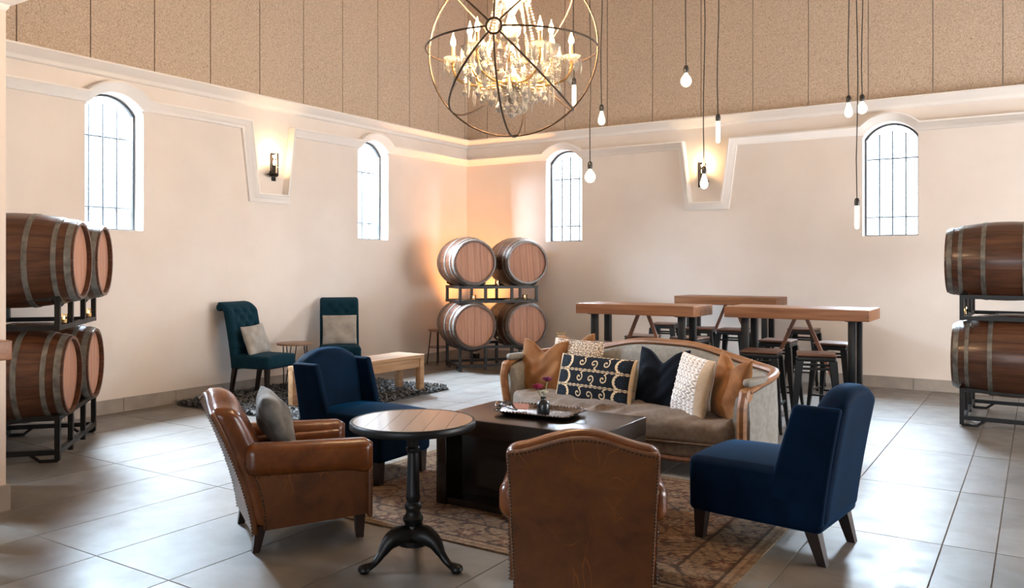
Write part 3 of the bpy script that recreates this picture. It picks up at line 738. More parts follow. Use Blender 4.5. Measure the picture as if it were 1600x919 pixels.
obj('front_border', rbox(2.09, 0.66, 0.12, 0.03, 3, (30, 6, 1), lambda x, y, z: (x*(1-0.13*max(0, -y/0.33)**2), y+0.235*(1-(x/1.05)**2)*max(0, (y+0.33)/0.66), z), (0, 0.03, 0.185)), 'linen_taupe', sofa)
fr = [(x, 0.345+0.235*(1-(x/1.08)**2), 0.125-0.008*math.cos(3*PI*x/1.08)) for x in np.linspace(-1.09, 1.09, 31)]
obj('front_rail', tube(fr, 0.022, 8), 'brace_wood', sofa)
obj('piping', tube([(x, 0.372+0.247*(1-(x/1.05)**2), 0.235) for x in np.linspace(-1.02, 1.02, 31)], 0.007, 6), 'linen_taupe', sofa)
for x, y in ((-0.37, 0.53), (0.37, 0.53), (-0.85, -0.32), (0.85, -0.32), (0, -0.36)):
    obj('leg', tube(smoothpts([(x, y, 0.13), (x, y+0.02, 0.09), (x, y, 0.05), (x, y+0.01, 0.0)], 4), [0.036-0.0016*k for k in range(13)], 8), 'sofa_wood', sofa)
def on_sofa(name, label, m, w, h, t, x, y, z, turn, lean, **kw):
    return cushion(name, label, m, w, h, t, local(SO, SF, x, y, z), face(*SF)+turn, lean, **kw)
on_sofa('scatter_cushion', 'caramel velvet cushion at the left end of the sofa, top pressed in', 'pillow_caramel', 0.46, 0.46, 0.15, 0.90, 0.13, 0.585, 0.15, 0.22, chop=0.10, seed=11, wrinkle=0.007)
on_sofa('scatter_cushion', 'caramel velvet cushion behind the cream patterned one, one corner showing', 'pillow_caramel', 0.42, 0.42, 0.12, 0.78, -0.17, 0.635, 0.0, 0.10, roll=0.1, chop=0.06, seed=12)
def lattice(uv):
    x, z = uv[:, 0]*0.265, uv[:, 1]*0.215; d = np.full(len(x), 9.0); s = 0.118
    for ox, oz in ((0, 0), (s/2, s*0.866/1.0/2*1.0)):
        for k in range(6):
            a = k*PI/3
            cx, cz = ox+s*0.29*math.cos(a), oz+s*0.29*math.sin(a)
            px_, pz_ = (x-cx+s/2) % s-s/2, (z-cz+s*0.866/2) % (s*0.866)-s*0.866/2
            d = np.minimum(d, np.abs(np.hypot(px_, pz_)-s*0.21))
    c = np.where((d < 0.0021)[:, None], np.array((0.10, 0.075, 0.06)), np.array((0.66, 0.53, 0.40)))
    e = (uv[:, 0] > 0.80); c[e] = np.where((d[e] < 0.0018)[:, None], np.array((0.42, 0.33, 0.27)), np.array((0.66, 0.56, 0.48)))
    return c
on_sofa('scatter_cushion', 'cream cushion printed with a fine linked ring lattice', 'print_cotton', 0.54, 0.45, 0.13, 0.62, 0.03, 0.60, 0.0, 0.22, colors=lattice, nx=170, nz=140, seed=5, pinch=0.03)
def suzani(uv):
    W2, H2 = 0.38, 0.1875; x, z = -uv[:, 0]*W2, uv[:, 1]*H2
    navy = np.array((0.0022, 0.0035, 0.007)); cream = np.array((0.62, 0.46, 0.29)); c = np.tile(navy, (len(x), 1)); bh = 2*H2/3
    band = np.clip(((z+H2)//bh).astype(int), 0, 2); zc = z-(-H2+bh*(band+0.5)); d = np.full(len(x), 9.0)
    # scalloped cream edges between the bands
    sc = np.abs(np.sin(x*70))*0.006
    edge = (bh/2-np.abs(zc)) < 0.004+sc
    line = (np.abs((bh/2-np.abs(zc))) < 0.0035)
    # scrolls: spirals and their tails
    for cx, flip in ((-0.115, 1), (0.005, -1), (0.125, 1)):
        t = np.linspace(0.0, 1.0, 60); a = 2.2*PI*t+0.6; r = 0.006+0.031*t
        sx = cx+r*np.cos(a); sz = flip*(r*np.sin(a)+0.004)
        tx = np.linspace(sx[-1], sx[-1]+0.065, 14); tz = sz[-1]+flip*0.030*np.sin(np.linspace(0, 1.6, 14))
        for qx, qz in list(zip(sx, sz))+list(zip(tx, tz)): d = np.minimum(d, np.hypot(x-qx, zc-qz))
    c[edge] = cream; c[d < 0.0048] = cream; c[line] = navy
    for cx in (-0.29, 0.29):
        q = np.hypot(x-cx, zc*1.02); an = np.arctan2(zc, x-cx); rr = 0.053+0.003*np.cos(14*an)
        out = np.hypot(x-cx-np.sign(-cx)*0.016, zc) < 0.0595
        c[out] = cream; c[q < rr] = navy*0.9
        pet = (q < rr*0.8) & (np.cos(8*an) > 0.5) & (q > 0.012); c[pet] = np.array((0.005, 0.014, 0.026))
        c[(q < 0.008)] = np.array((0.012, 0.025, 0.04))
    c[np.abs(x) > 0.358] = cream; c[uv[:, 2] < 0] = cream
    return c
on_sofa('lumbar_cushion', 'long navy lumbar cushion embroidered with cream scrolls and rosettes', 'embroidery', 0.76, 0.375, 0.14, 0.25, 0.23, 0.54, 0.0, 0.26, colors=suzani, nx=240, nz=140, seed=6, pinch=0.03, wrinkle=0.003)
on_sofa('scatter_cushion', 'plain dark navy cushion with a deep dent in its top', 'pillow_navy', 0.45, 0.47, 0.15, -0.27, 0.07, 0.585, 0.0, 0.22, chop=0.10, seed=21, wrinkle=0.006)
def weave_col(uv):
    u, v = -uv[:, 0], uv[:, 1]
    k = np.sin(u*26+2.2*np.abs(((v*9) % 2)-1)*2)*np.sin(v*30)
    c = np.where((k > -0.25)[:, None], np.array((0.72, 0.70, 0.68)), np.array((0.36, 0.30, 0.27)))
    c[(u > 0.62)] = np.array((0.44, 0.34, 0.24)); c[(u < -0.86)] = np.array((0.36, 0.20, 0.09)); c[uv[:, 2] < 0] = np.array((0.6, 0.5, 0.4))
    return c
def weave_rel(q):
    u, v = -q[0], q[1]
    if not (-0.86 < u < 0.62) or q[2] < 0 or abs(v) > 0.97: return 0
    return 0.006*max(0, math.sin(u*26+2.2*abs(((v*9) % 2)-1)*2)*math.sin(v*30)+0.25)
on_sofa('scatter_cushion', 'white chunky woven cushion with linen edge, turned sideways', 'weave', 0.42, 0.46, 0.13, -0.62, 0.20, 0.57, -0.42, 0.2, colors=weave_col, relief=weave_rel, nx=150, nz=150, seed=8, pinch=0.04, roll=-0.08)
on_sofa('scatter_cushion', 'rumpled caramel cushion at the right end of the sofa', 'pillow_caramel', 0.43, 0.46, 0.15, -0.905, 0.16, 0.59, -0.55, 0.16, chop=0.09, seed=33, wrinkle=0.010, roll=-0.06)

# ---------------------------------------------------------------- coffee table with tray, vase, flowers
cx0, cx1, cy0, cy1, ctz = -3.07, -1.98, 3.92, 4.57, 0.537
ct = thing('coffee_table', 'low dark wood block coffee table in the middle of the rug', 'table', ((cx0+cx1)/2, (cy0+cy1)/2, 0))
cw, cd = (cx1-cx0)/2, (cy1-cy0)/2
obj('top', rbox(2*cw, 2*cd, 0.10, 0.006, 2), 'dark_wood', ct, (0, 0, ctz-0.05))
for s in (-1, 1): obj('end_panel', rbox(0.075, 2*cd-0.004, ctz-0.11, 0.004, 1), 'dark_wood', ct, (s*(cw-0.04), 0, 0.009+(ctz-0.11)/2))
obj('inner_panel', box(-cw+0.08, cw-0.08, -cd+0.16, cd-0.03, 0.012, ctz-0.1), 'dark_wood', ct, smooth=0)
obj('shelf', box(-cw+0.08, cw-0.08, -cd+0.01, -cd+0.165, 0.012, 0.05), 'dark_wood', ct, smooth=0)
tr = thing('serving_tray', 'ornate tarnished silver tray with loop handles on the coffee table', 'tray', (-2.56, 4.30, ctz+0.002), 0.07); tr.scale = (0.86, 0.86, 0.86)
def rr(w, d, r, z, n=6):
    o = []
    for sx, sy, a0 in ((1, 1, 0), (-1, 1, PI/2), (-1, -1, PI), (1, -1, 3*PI/2)):
        for k in range(n+1): a = a0+PI/2*k/n; o.append((sx*(w-r)+r*math.cos(a), sy*(d-r)+r*math.sin(a), z))
    return o
obj('dish', loft([rr(0.22, 0.13, 0.05, 0.0), rr(0.25, 0.155, 0.06, 0.004), rr(0.275, 0.178, 0.07, 0.022), rr(0.295, 0.195, 0.075, 0.026), rr(0.292, 0.192, 0.075, 0.030), rr(0.27, 0.172, 0.07, 0.026), rr(0.245, 0.15, 0.06, 0.009), rr(0.02, 0.02, 0.01, 0.008)]), 'tray_silver', tr)
rimp = rr(0.293, 0.193, 0.075, 0.030, 8)
obj('beaded_rim', J(*[T(lathe([(0.001, -0.007), (0.007, -0.004), (0.008, 0), (0.006, 0.005), (0.001, 0.007)], 6), p) for p in resample(rimp+[rimp[0]], 0.026)]), 'tray_silver', tr)['kind'] = 'stuff'
for s in (-1, 1):
    obj('handle', tube(smoothpts([(s*0.28, -0.075, 0.03), (s*0.325, -0.062, 0.045), (s*0.345, 0, 0.058), (s*0.325, 0.062, 0.045), (s*0.28, 0.075, 0.03)], 6), 0.007, 8), 'tray_silver', tr)
va = thing('bud_vase', 'small dark bottle vase on the tray', 'vase', (-2.50, 4.235, ctz+0.0115))
obj('body', lathe([(0.02, 0), (0.036, 0.002), (0.039, 0.01), (0.039, 0.062), (0.034, 0.078), (0.019, 0.088), (0.016, 0.093), (0.016, 0.106), (0.019, 0.110), (0.013, 0.110), (0.012, 0.09)], 24), 'vase_glaze', va)
def flower(label, top, m, r, seed):
    rr_ = random.Random(seed); f = thing('cut_flower', label, 'flower', (-2.50, 4.235, ctz+0.03), 0, 'flowers in the bud vase')
    x, y, z = top
    obj('stem', tube(smoothpts([(0, 0, 0), (0.003, 0.002, 0.07), (x*0.6, y*0.6, z*0.75), (x, y, z)], 5), 0.0028, 6), 'stem_green', f)
    pet = []
    for k in range(16):
        a = k*2.4; tilt = 0.25+1.0*(k/16); l = r*(0.75+0.3*k/16)
        vf = fmap(lathe([(0.001, 0), (0.012*r/0.03, 0.45*l), (0.014*r/0.03, 0.75*l), (0.002, l)], 6), lambda px, py, pz: (px, py*0.22+pz*pz*6, pz))
        pet.append(T(T(vf, (0, 0, 0), (tilt, 0, 0)), (x, y, z-0.004), (0, 0, a)))
    obj('bloom', J(*pet), m, f)
    return f
flower('bright magenta flower leaning left out of the small dark vase', (-0.035, -0.005, 0.135), 'petal', 0.044, 1)
flower('dark plum flower standing taller in the small dark vase', (0.012, 0.03, 0.18), 'petal_dark', 0.040, 2)
flower('pale cream bud low in the small dark vase', (0.010, -0.005, 0.11), 'bud_cream', 0.030, 3)
cd_ = obj('folded_card', J(T(box(-0.05, 0.05, -0.035, 0.035, -0.001, 0.001), (0, 0, 0.012), (0.12, 0.05, 0)), T(box(-0.05, 0.05, -0.035, 0.035, -0.001, 0.001), (0.004, 0.01, 0.021), (0.3, 0.05, 0.1))), 'card', None, (-2.70, 4.29, ctz+0.015), (0, 0, 0.4), smooth=0)
tag(cd_, 'small folded russet card lying on the left end of the tray', 'card')
tg = obj('serving_tongs', J(tube(smoothpts([(-0.07, 0, 0.004), (-0.06, 0.02, 0.03), (-0.02, 0.035, 0.036), (0.04, 0.02, 0.012), (0.09, 0.0, 0.004)], 6), 0.006, 8, flat=0.6), tube(smoothpts([(-0.07, 0, 0.004), (-0.055, -0.02, 0.02), (-0.01, -0.03, 0.022), (0.05, -0.018, 0.01), (0.095, -0.012, 0.004)], 6), 0.006, 8, flat=0.6)), 'vase_glaze', None, (-2.735, 4.20, ctz+0.032), (0, 0, -0.3))
tag(tg, 'dark curved tongs resting on the left end of the tray', 'tongs')

# ---------------------------------------------------------------- round bistro table
bt = thing('bistro_table', 'small round table with plank top and black cast iron tripod', 'table', (-2.55, 3.08, 0), 0.0)
RT = 0.288; es = [-RT, -0.19, -0.095, 0.0, 0.095, 0.19, RT]
for a, b in zip(es[:-1], es[1:]):
    up = [(a+0.0008+(b-a-0.0016)*k/10) for k in range(11)]
    poly = [(x, math.sqrt(max(RT*RT-x*x, 1e-6))) for x in up]+[(x, -math.sqrt(max(RT*RT-x*x, 1e-6))) for x in up[::-1]]
    obj('plank', prism(poly, 0.03, 'z'), 'bistro_wood', bt, (0, 0, 0.683), (0, 0, 0.5), smooth=30)
obj('rim', lathe([(RT, 0.662), (0.298, 0.662), (0.303, 0.668), (0.303, 0.694), (0.299, 0.699), (RT, 0.699), (RT, 0.662)], 64, False), 'iron_black', bt)
obj('underplate', lathe([(0.02, 0.645), (0.15, 0.655), (0.27, 0.660), (0.27, 0.666), (0.02, 0.666)], 32), 'iron_black', bt)
obj('column', lathe([(0.03, 0.09), (0.075, 0.10), (0.078, 0.125), (0.05, 0.14), (0.042, 0.165), (0.036, 0.19), (0.048, 0.21), (0.05, 0.225), (0.036, 0.245), (0.034, 0.26), (0.042, 0.275), (0.04, 0.29), (0.031, 0.30), (0.031, 0.31), (0.036, 0.32), (0.033, 0.34), (0.028, 0.50), (0.026, 0.54), (0.034, 0.55), (0.034, 0.562), (0.027, 0.57), (0.03, 0.60), (0.05, 0.645), (0.06, 0.66)], 24), 'iron_black', bt)
for a in (0.07, 0.07+2*PI/3, 0.07+4*PI/3):
    p = smoothpts([(0.03, 0, 0.14), (0.075, 0, 0.148), (0.125, 0, 0.125), (0.165, 0, 0.075), (0.205, 0, 0.036), (0.25, 0, 0.022), (0.265, 0, 0.022)], 5)
    rad = [0.052, 0.052, 0.052, 0.051, 0.050, 0.048, 0.046, 0.044, 0.042, 0.040, 0.037, 0.034, 0.031, 0.028, 0.025, 0.021, 0.020, 0.019, 0.018, 0.017, 0.016, 0.017, 0.019, 0.021, 0.022, 0.022, 0.023, 0.022, 0.020, 0.016, 0.010]
    lg = obj('leg', tube(p, rad, 10), 'iron_black', bt, rot=(0, 0, a))
    obj('foot', T(lathe([(0.001, -0.022), (0.02, -0.02), (0.03, -0.005), (0.028, 0.008), (0.015, 0.018), (0.001, 0.02)], 14), (0.25, 0, 0.0225)), 'iron_black', lg)

# ---------------------------------------------------------------- rugs
def grid_mesh(name, w, d, nx, ny, zf, m):
    x, y = np.meshgrid(np.linspace(-w/2, w/2, nx+1), np.linspace(-d/2, d/2, ny+1)); z = zf(x, y)
    V = np.stack([x, y, z], -1).reshape(-1, 3); n = nx+1
    i, j = np.meshgrid(np.arange(nx), np.arange(ny)); a = (j*n+i).ravel(); F = np.stack([a, a+1, a+n+1, a+n], -1)
    return (V.tolist(), F.tolist()), V
RW, RD = 2.8, 1.83
(vf, V) = grid_mesh('rug', RW, RD, 320, 210, lambda x, y: 0.010+0.0*x, 'rug_pile')
nv = len(V); bd = []
n = 321
per = list(range(n))+[j*n+n-1 for j in range(1, 211)]+[210*n+i for i in range(n-2, -1, -1)]+[j*n for j in range(209, 0, -1)]
for k in per: bd.append((V[k][0], V[k][1], 0.001))
vf = (vf[0]+bd, vf[1]+[(per[k], nv+k, nv+(k+1) % len(per), per[(k+1) % len(per)]) for k in range(len(per))])
rug = obj('persian_rug', mesh('persian_rug', vf, 'rug_pile', 40), None, None, (-2.55, 4.335, 0))
def rug_cols(V):
    x, y = V[:, 0], V[:, 1]; c = np.tile(np.array((0.235, 0.165, 0.11)), (len(x), 1))
    be = np.minimum(RW/2-np.abs(x), RD/2-np.abs(y))
    dark = np.array((0.06, 0.038, 0.028)); light = np.array((0.36, 0.275, 0.195)); red = np.array((0.15, 0.065, 0.04)); blue = np.array((0.10, 0.105, 0.115))
    def ros(sx, sy, ox, oy, R, pet):
        px_, py_ = (x+ox+sx/2) % sx-sx/2, (y+oy+sy/2) % sy-sy/2
        q = np.hypot(px_, py_); a = np.arctan2(py_, px_); rad = R*(0.75+0.25*np.cos(pet*a)); return q, rad, a
    field = be > 0.30
    c[field] = np.array((0.25, 0.17, 0.11))
    for (sx, sy, ox, oy, R, p) in ((0.42, 0.36, 0, 0, 0.12, 8), (0.42, 0.36, 0.21, 0.18, 0.10, 6)):
        q, rad, a = ros(sx, sy, ox, oy, R, p)
        c[field & (q < rad)] = red; c[field & (q < rad) & (q > rad*0.82)] = dark; c[field & (q < rad*0.6)] = light; c[field & (q < rad*0.42)] = blue; c[field & (q < rad*0.2)] = light
    vine = np.abs(np.sin(14*x+2.6*np.sin(9*y))*np.sin(15*y+2.2*np.sin(8*x)))
    q1 = ros(0.42, 0.36, 0, 0, 0.12, 8); q2 = ros(0.42, 0.36, 0.21, 0.18, 0.1, 6)
    free = field & (q1[0] > q1[1]) & (q2[0] > q2[1]); c[free & (vine < 0.10)] = dark; c[free & (vine > 0.86)] = light
    b = (be <= 0.30) & (be > 0.07); c[b] = np.array((0.30, 0.225, 0.155))
    q, rad, a = ros(0.26, 0.26, 0.03, -0.02, 0.085, 7); c[b & (q < rad)] = dark; c[b & (q < rad*0.8)] = red*1.2; c[b & (q < rad*0.5)] = light
    v2 = np.abs(np.sin(20*x+3*np.sin(17*y))*np.sin(21*y+2.5*np.sin(16*x))); c[b & (q > rad) & (v2 < 0.09)] = dark*1.3
    for w0, w1, cc in ((0.29, 0.31, dark), (0.065, 0.08, dark), (0.04, 0.065, light), (0.0, 0.02, np.array((0.33, 0.26, 0.18)))): c[(be > w0) & (be <= w1)] = cc
    c = c*0.85+0.15*np.array((0.17, 0.10, 0.06))
    return c*np.array((0.60, 0.50, 0.40))*(0.75+0.5*rng.random((len(x), 1)))
paint(rug, rug_cols(np.array([v.co[:] for v in rug.data.vertices])))
tag(rug, 'faded brown floral patterned rug under the coffee table', 'rug')
fr_ = []
for s in (-1, 1):
    for k in range(150):
        y = -RD/2+RD*(k+0.5)/150; l = 0.035+0.02*random.random(); j = (random.random()-0.5)*0.02
        fr_.append(([(s*RW/2, y-0.003, 0.006), (s*RW/2, y+0.003, 0.006), (s*(RW/2+l), y+j+0.002, 0.002), (s*(RW/2+l), y+j-0.002, 0.002)], [(0, 1, 2, 3)]))
obj('fringe', J(*fr_), 'linen_grey', rug, smooth=0)['kind'] = 'stuff'
# shag rug by the left wall
SX0, SX1, SY0, SY1 = -7.5, -5.76, 5.25, 7.6
sr = obj('shag_rug', rbox(SX1-SX0, SY1-SY0, 0.012, 0.004, 1), 'shag', None, ((SX0+SX1)/2, (SY0+SY1)/2, 0.0065))
tag(sr, 'charcoal shaggy pile rug under the wooden bench', 'rug')
nt_ = 9000
bx_ = rng.uniform(-(SX1-SX0)/2, (SX1-SX0)/2, nt_); by_ = rng.uniform(-(SY1-SY0)/2, (SY1-SY0)/2, nt_); an = rng.uniform(0, 2*PI, nt_)
ln = rng.uniform(0.05, 0.09, nt_); wd = rng.uniform(0.008, 0.015, nt_); hh = rng.uniform(0.018, 0.05, nt_)
V = np.zeros((nt_, 6, 3)); dx, dy = np.cos(an), np.sin(an)
for k, (t, hz, ws) in enumerate(((0, 0.0, 1), (0.5, 1.0, 1.1), (1, 0.55, 0.5))):
    for s, q in ((0, -1), (1, 1)):
        V[:, 2*k+s, 0] = bx_+dx*ln*t-dy*wd*ws*q; V[:, 2*k+s, 1] = by_+dy*ln*t+dx*wd*ws*q; V[:, 2*k+s, 2] = 0.004+hh*hz
b = np.arange(nt_)[:, None]*6; F = np.concatenate([b+np.array([0, 1, 3, 2]), b+np.array([2, 3, 5, 4])]).tolist()
obj('pile', mesh('pile', (V.reshape(-1, 3).tolist(), F), 'shag', 0, False), None, sr)['kind'] = 'stuff'

# ---------------------------------------------------------------- blue tufted chairs, side table and bench by the left wall
def tufted_chair(label, loc, f):
    c = thing('tufted_chair', label, 'chair', loc, face(*f), 'blue tufted dining chairs')
    btn = [(x, z) for r_, z in enumerate((0.62, 0.70, 0.78, 0.86, 0.94)) for x in ((-0.13, 0.0, 0.13) if r_ % 2 == 0 else (-0.065, 0.065))]
    def prof(z):
        t = max(0, (z-0.32)/0.72); y = -0.185-0.13*t**1.3
        if t > 0.86: y -= 0.10*((t-0.86)/0.14)**1.6
        return y
    def bf(x, y, z):
        y2 = y
        if y > 0.02:
            d = min((x-bx)**2+(z-bz)**2 for bx, bz in btn); y2 += (0.012 if z > 0.55 else 0)-0.024*math.exp(-d/0.0011)
        t = max(0, (z-0.32)/0.72); zz = z-(0.035*max(0, (t-0.86)/0.14)**2 if y < 0 else 0)
        return (x, y2+prof(z), zz)
    bk = obj('backrest', rbox(0.47, 0.085, 0.72, 0.035, 3, (34, 2, 48), bf, (0, 0, 0.68)), 'linen_blue', c)
    for bx, bz in btn: obj('button', T(lathe([(0.009, 0), (0.007, 0.004), (0.001, 0.006)], 8), (bx, prof(bz)+0.03, bz), (-PI/2, 0, 0)), 'linen_blue', bk)
    obj('back_roll', T(tube([(-0.233, 0, 0), (-0.225, 0, 0), (0.225, 0, 0), (0.233, 0, 0)], [0.03, 0.04, 0.04, 0.03], 14), (0, -0.385, 0.985)), 'linen_blue', c)
    obj('seat', rbox(0.48, 0.50, 0.135, 0.03, 3, (8, 8, 1), lambda x, y, z: (x, y, z+(0.015*(1-(x/0.25)**2) if z > 0.4 else 0)), (0, 0.03, 0.405)), 'linen_blue', c)
    st = [((s*0.241, y, 0.345), (s, 0, 0)) for s in (-1, 1) for y in np.arange(-0.2, 0.28, 0.02)]+[((x, 0.281, 0.345), (0, 1, 0)) for x in np.arange(-0.23, 0.24, 0.02)]
    obj('nailhead_trim', studs(st), 'stud', c)['kind'] = 'stuff'
    q = ((-1, -1), (1, -1), (1, 1), (-1, 1))
    for sx, sy in q:
        x, y = sx*0.205, 0.245 if sy > 0 else -0.185; oy = -0.06 if sy < 0 else 0
        obj('leg', loft([[(x+a*0.015, y+oy+b*0.015, 0.02) for a, b in q], [(x+a*0.023, y+b*0.023, 0.345) for a, b in q]]), 'leg_wood', c, smooth=0)
    return c
C1 = ((-7.12, 6.03), (0.985, 0.17)); C2 = ((-7.10, 7.20), (0.72, -0.69))
tufted_chair('blue tufted chair in profile by the left wall, pale cushion on it', (*C1[0], 0), C1[1])
tufted_chair('dark blue tufted chair facing forward, grey ribbed cushion on it', (*C2[0], 0), C2[1])
cushion('scatter_cushion', 'pale grey cushion propped on the blue chair in profile', 'pillow_grey', 0.36, 0.34, 0.12, local(*C1, 0.0, -0.075, 0.63), face(*C1[1]), 0.34, 0.06, seed=41)
cushion('scatter_cushion', 'grey ribbed cushion upright on the blue chair facing forward', 'pillow_grey', 0.41, 0.36, 0.12, local(*C2, 0.0, -0.10, 0.655), face(*C2[1]), 0.20, 0.0, seed=42, pinch=0.02)
stb = thing('side_table', 'small round wooden side table on dark hairpin legs', 'table', (-7.15, 6.53, 0), 0.3)
obj('top', lathe([(0.195, 0.535), (0.20, 0.54), (0.20, 0.556), (0.195, 0.56)], 32), 'side_wood', stb)
for k in range(3):
    a = k*2*PI/3+0.3; ca, sa = math.cos(a), math.sin(a)
    for s in (-1, 1):
        obj('hairpin_rod', tube([(0.12*ca-s*0.06*sa, 0.12*sa+s*0.06*ca, 0.536), (0.165*ca-s*0.006*sa, 0.165*sa+s*0.006*ca, 0.024), (0.165*ca, 0.165*sa, 0.021)], 0.006, 6), 'iron_black', stb)
bn = thing('wooden_bench', 'pale rustic wooden bench standing on the shag rug', 'bench', (-6.06, 6.45, 0), face(0.03, 1.0))
obj('top', rbox(0.40, 1.62, 0.045, 0.008, 2), 'bench_wood', bn, (0, 0, 0.418))
for s in (-1, 1):
    obj('apron', rbox(0.025, 1.50, 0.10, 0.004, 1), 'bench_wood', bn, (s*0.165, 0, 0.345)); obj('end_apron', rbox(0.30, 0.025, 0.10, 0.004, 1), 'bench_wood', bn, (0, s*0.765, 0.345))
    for t in (-1, 1): obj('leg', rbox(0.07, 0.07, 0.38, 0.006, 1), 'bench_wood', bn, (s*0.158, t*0.775, 0.207))

# ---------------------------------------------------------------- high tables and stools
def high_table(label, x0, x1, y0, y1, h=1.06):
    t = thing('high_table', label, 'table', ((x0+x1)/2, (y0+y1)/2, 0), 0, 'high bar tables')
    w, d = (x1-x0)/2, (y1-y0)/2
    obj('top', rbox(2*w, 2*d, 0.10, 0.006, 2), 'oak_top', t, (0, 0, h-0.05))
    for s in (-1, 1):
        x = s*(w-0.16)
        for q in (-1, 1): obj('leg', rbox(0.062, 0.062, h-0.10-0.012, 0.004, 1), 'steel_leg', t, (x, q*0.15, 0.012+(h-0.112)/2))
        obj('foot_bar', rbox(0.08, 0.46, 0.012, 0.003, 1), 'steel_leg', t, (x, 0, 0.006)); obj('mount_plate', rbox(0.10, 0.42, 0.01, 0.003, 1), 'steel_leg', t, (x, 0, h-0.104))
        obj('brace', beam((s*0.05, 0.0, h-0.10), (s*(w-0.19), 0.0, 0.05), 0.03), 'brace_wood', t, smooth=0)
    return t
high_table('high oak bar table behind the sofa, leftmost of the three at the back', -3.93, -2.69, 7.30, 7.82)
high_table('high oak bar table behind the sofa, nearest of the three at the back', -2.47, -1.21, 7.50, 8.05)
high_table('high oak bar table farthest back, close to the back wall', -3.83, -2.58, 9.70, 10.22)
high_table('high oak bar table by the pillar, only its end in view', -5.70, -4.44, 1.60, 2.155)
ss = 0.70
def stool():
    t = thing('metal_stool', '', 'stool', (0, 0, 0), 0, 'black metal bar stools')
    obj('seat', rbox(0.315, 0.315, 0.024, 0.011, 3, (1, 1, 1)), 'stool_wood', t, (0, 0, ss-0.012))
    obj('seat_pan', rbox(0.31, 0.31, 0.04, 0.012, 2), 'steel_leg', t, (0, 0, ss-0.045))
    q = ((-1, -1), (1, -1), (1, 1), (-1, 1))
    for sx, sy in q:
        r0 = [(sx*0.195+a*0.012, sy*0.195+b*0.012, 0.0) for a, b in q]; r1 = [(sx*0.132+a*0.030, sy*0.132+b*0.030, ss-0.06) for a, b in q]
        obj('leg', loft([r0, r1]), 'steel_leg', t, smooth=0)
    for z, h, o in ((0.20, 0.183, 0.0), (0.24, 0.175, 1.0)):
        for s in (-1, 1):
            obj('foot_rest', beam((-h, s*h, z) if not o else (s*h, -h, z), (h, s*h, z) if not o else (s*h, h, z), 0.016), 'steel_leg', t)
    for s in (-1, 1): obj('upper_brace', beam((-0.15, s*0.147, 0.575), (0.15, s*0.147, 0.575), 0.012, 0.02), 'steel_leg', t)
    return t
stools = [((-1.60, 7.29), 0.25, 'front black metal stool nearest the right navy chair, at the nearest high table'),
          ((-2.06, 7.28), 0.1, 'black metal stool just behind the right end of the sofa'),
          ((-2.20, 8.36), 0.0, 'black metal stool behind the nearest high table, left one'),
          ((-1.66, 8.34), -0.1, 'black metal stool behind the nearest high table, right one, by its leg'),
          ((-3.55, 8.10), 0.1, 'black metal stool behind the leftmost high table, under its brace'),
          ((-3.05, 8.16), -0.08, 'black metal stool behind the leftmost high table, near its right legs'),
          ((-3.66, 7.13), 0.0, 'black metal stool in front of the leftmost high table, mostly behind the sofa'),
          ((-4.05, 9.95), 0.1, 'black metal stool at the left end of the farthest high table'),
          ((-3.42, 9.50), 0.2, 'black metal stool in front of the farthest high table, left one'),
          ((-3.02, 9.50), 0.0, 'black metal stool in front of the farthest high table, right one'),
          ((-2.33, 10.0), 0.0, 'black metal stool at the right end of the farthest high table')]
st0 = stool()
for i, ((x, y), a, lab) in enumerate(stools):
    o = st0 if i == 0 else dup(st0)
    o['label'] = lab; o.location = (x, y, 0); o.rotation_euler = (0, 0, a)

# ---------------------------------------------------------------- orb chandelier
CH = (-2.81, 4.37, 2.81); RO = 0.545
ch = thing('orb_chandelier', 'crystal chandelier with candle bulbs inside a bronze hoop orb', 'chandelier', CH, 0.5714-0.19)
def ring(R, e1, e2, rad, n=72, off=(0, 0, 0)):
    e1 = Vector(e1); e2 = Vector(e2); return tube([Vector(off)+e1*R*math.cos(2*PI*k/n)+e2*R*math.sin(2*PI*k/n) for k in range(n)], rad, 6, closed=True)
X, Y, Z = Vector((1, 0, 0)), Vector((0, 1, 0)), Vector((0, 0, 1))
for a in (0, PI/4, PI/2, 3*PI/4):
    e2 = X*math.cos(a)+Z*math.sin(a); dl = 0.045/RO
    obj('orb_hoop', J(*[tube([Y*RO*math.cos(t)+e2*(sg*RO*math.sin(t)) for t in np.linspace(dl, PI-dl, 40)], 0.0062, 6) for sg in (-1, 1)]), 'bronze_ring', ch)
obj('orb_hoop', ring(RO, X, Z, 0.0068), 'bronze_ring', ch)
for s in (-1, 1): obj('hub_ring', ring(0.045, X, Z, 0.007, 28, (0, s*(RO-0.002), 0)), 'bronze_ring', ch)
obj('hanging_rod', tube([(0, 0, 0.30), (0, 0, ZC-CH[2]-0.02)], 0.009, 8), 'bronze_ring', ch)
obj('canopy', T(lathe([(0.02, -0.06), (0.05, -0.05), (0.075, -0.02), (0.08, 0.0)], 20), (0, 0, ZC-CH[2]-0.001)), 'bronze_ring', ch)
obj('column', lathe([(0.012, -0.34), (0.03, -0.32), (0.045, -0.29), (0.03, -0.26), (0.02, -0.24), (0.055, -0.21), (0.06, -0.18), (0.03, -0.15), (0.022, -0.09), (0.05, -0.04), (0.03, 0.01), (0.022, 0.06), (0.05, 0.10), (0.06, 0.14), (0.03, 0.18), (0.02, 0.22), (0.04, 0.26), (0.06, 0.30), (0.04, 0.35), (0.015, 0.40)], 18), 'crystal', ch)
obj('crown', lathe([(0.02, 0.34), (0.10, 0.355), (0.11, 0.365), (0.07, 0.37), (0.02, 0.40)], 20), 'crystal', ch)
obj('hub', lathe([(0.02, -0.25), (0.07, -0.24), (0.08, -0.215), (0.06, -0.19), (0.02, -0.18)], 20), 'gilt', ch)
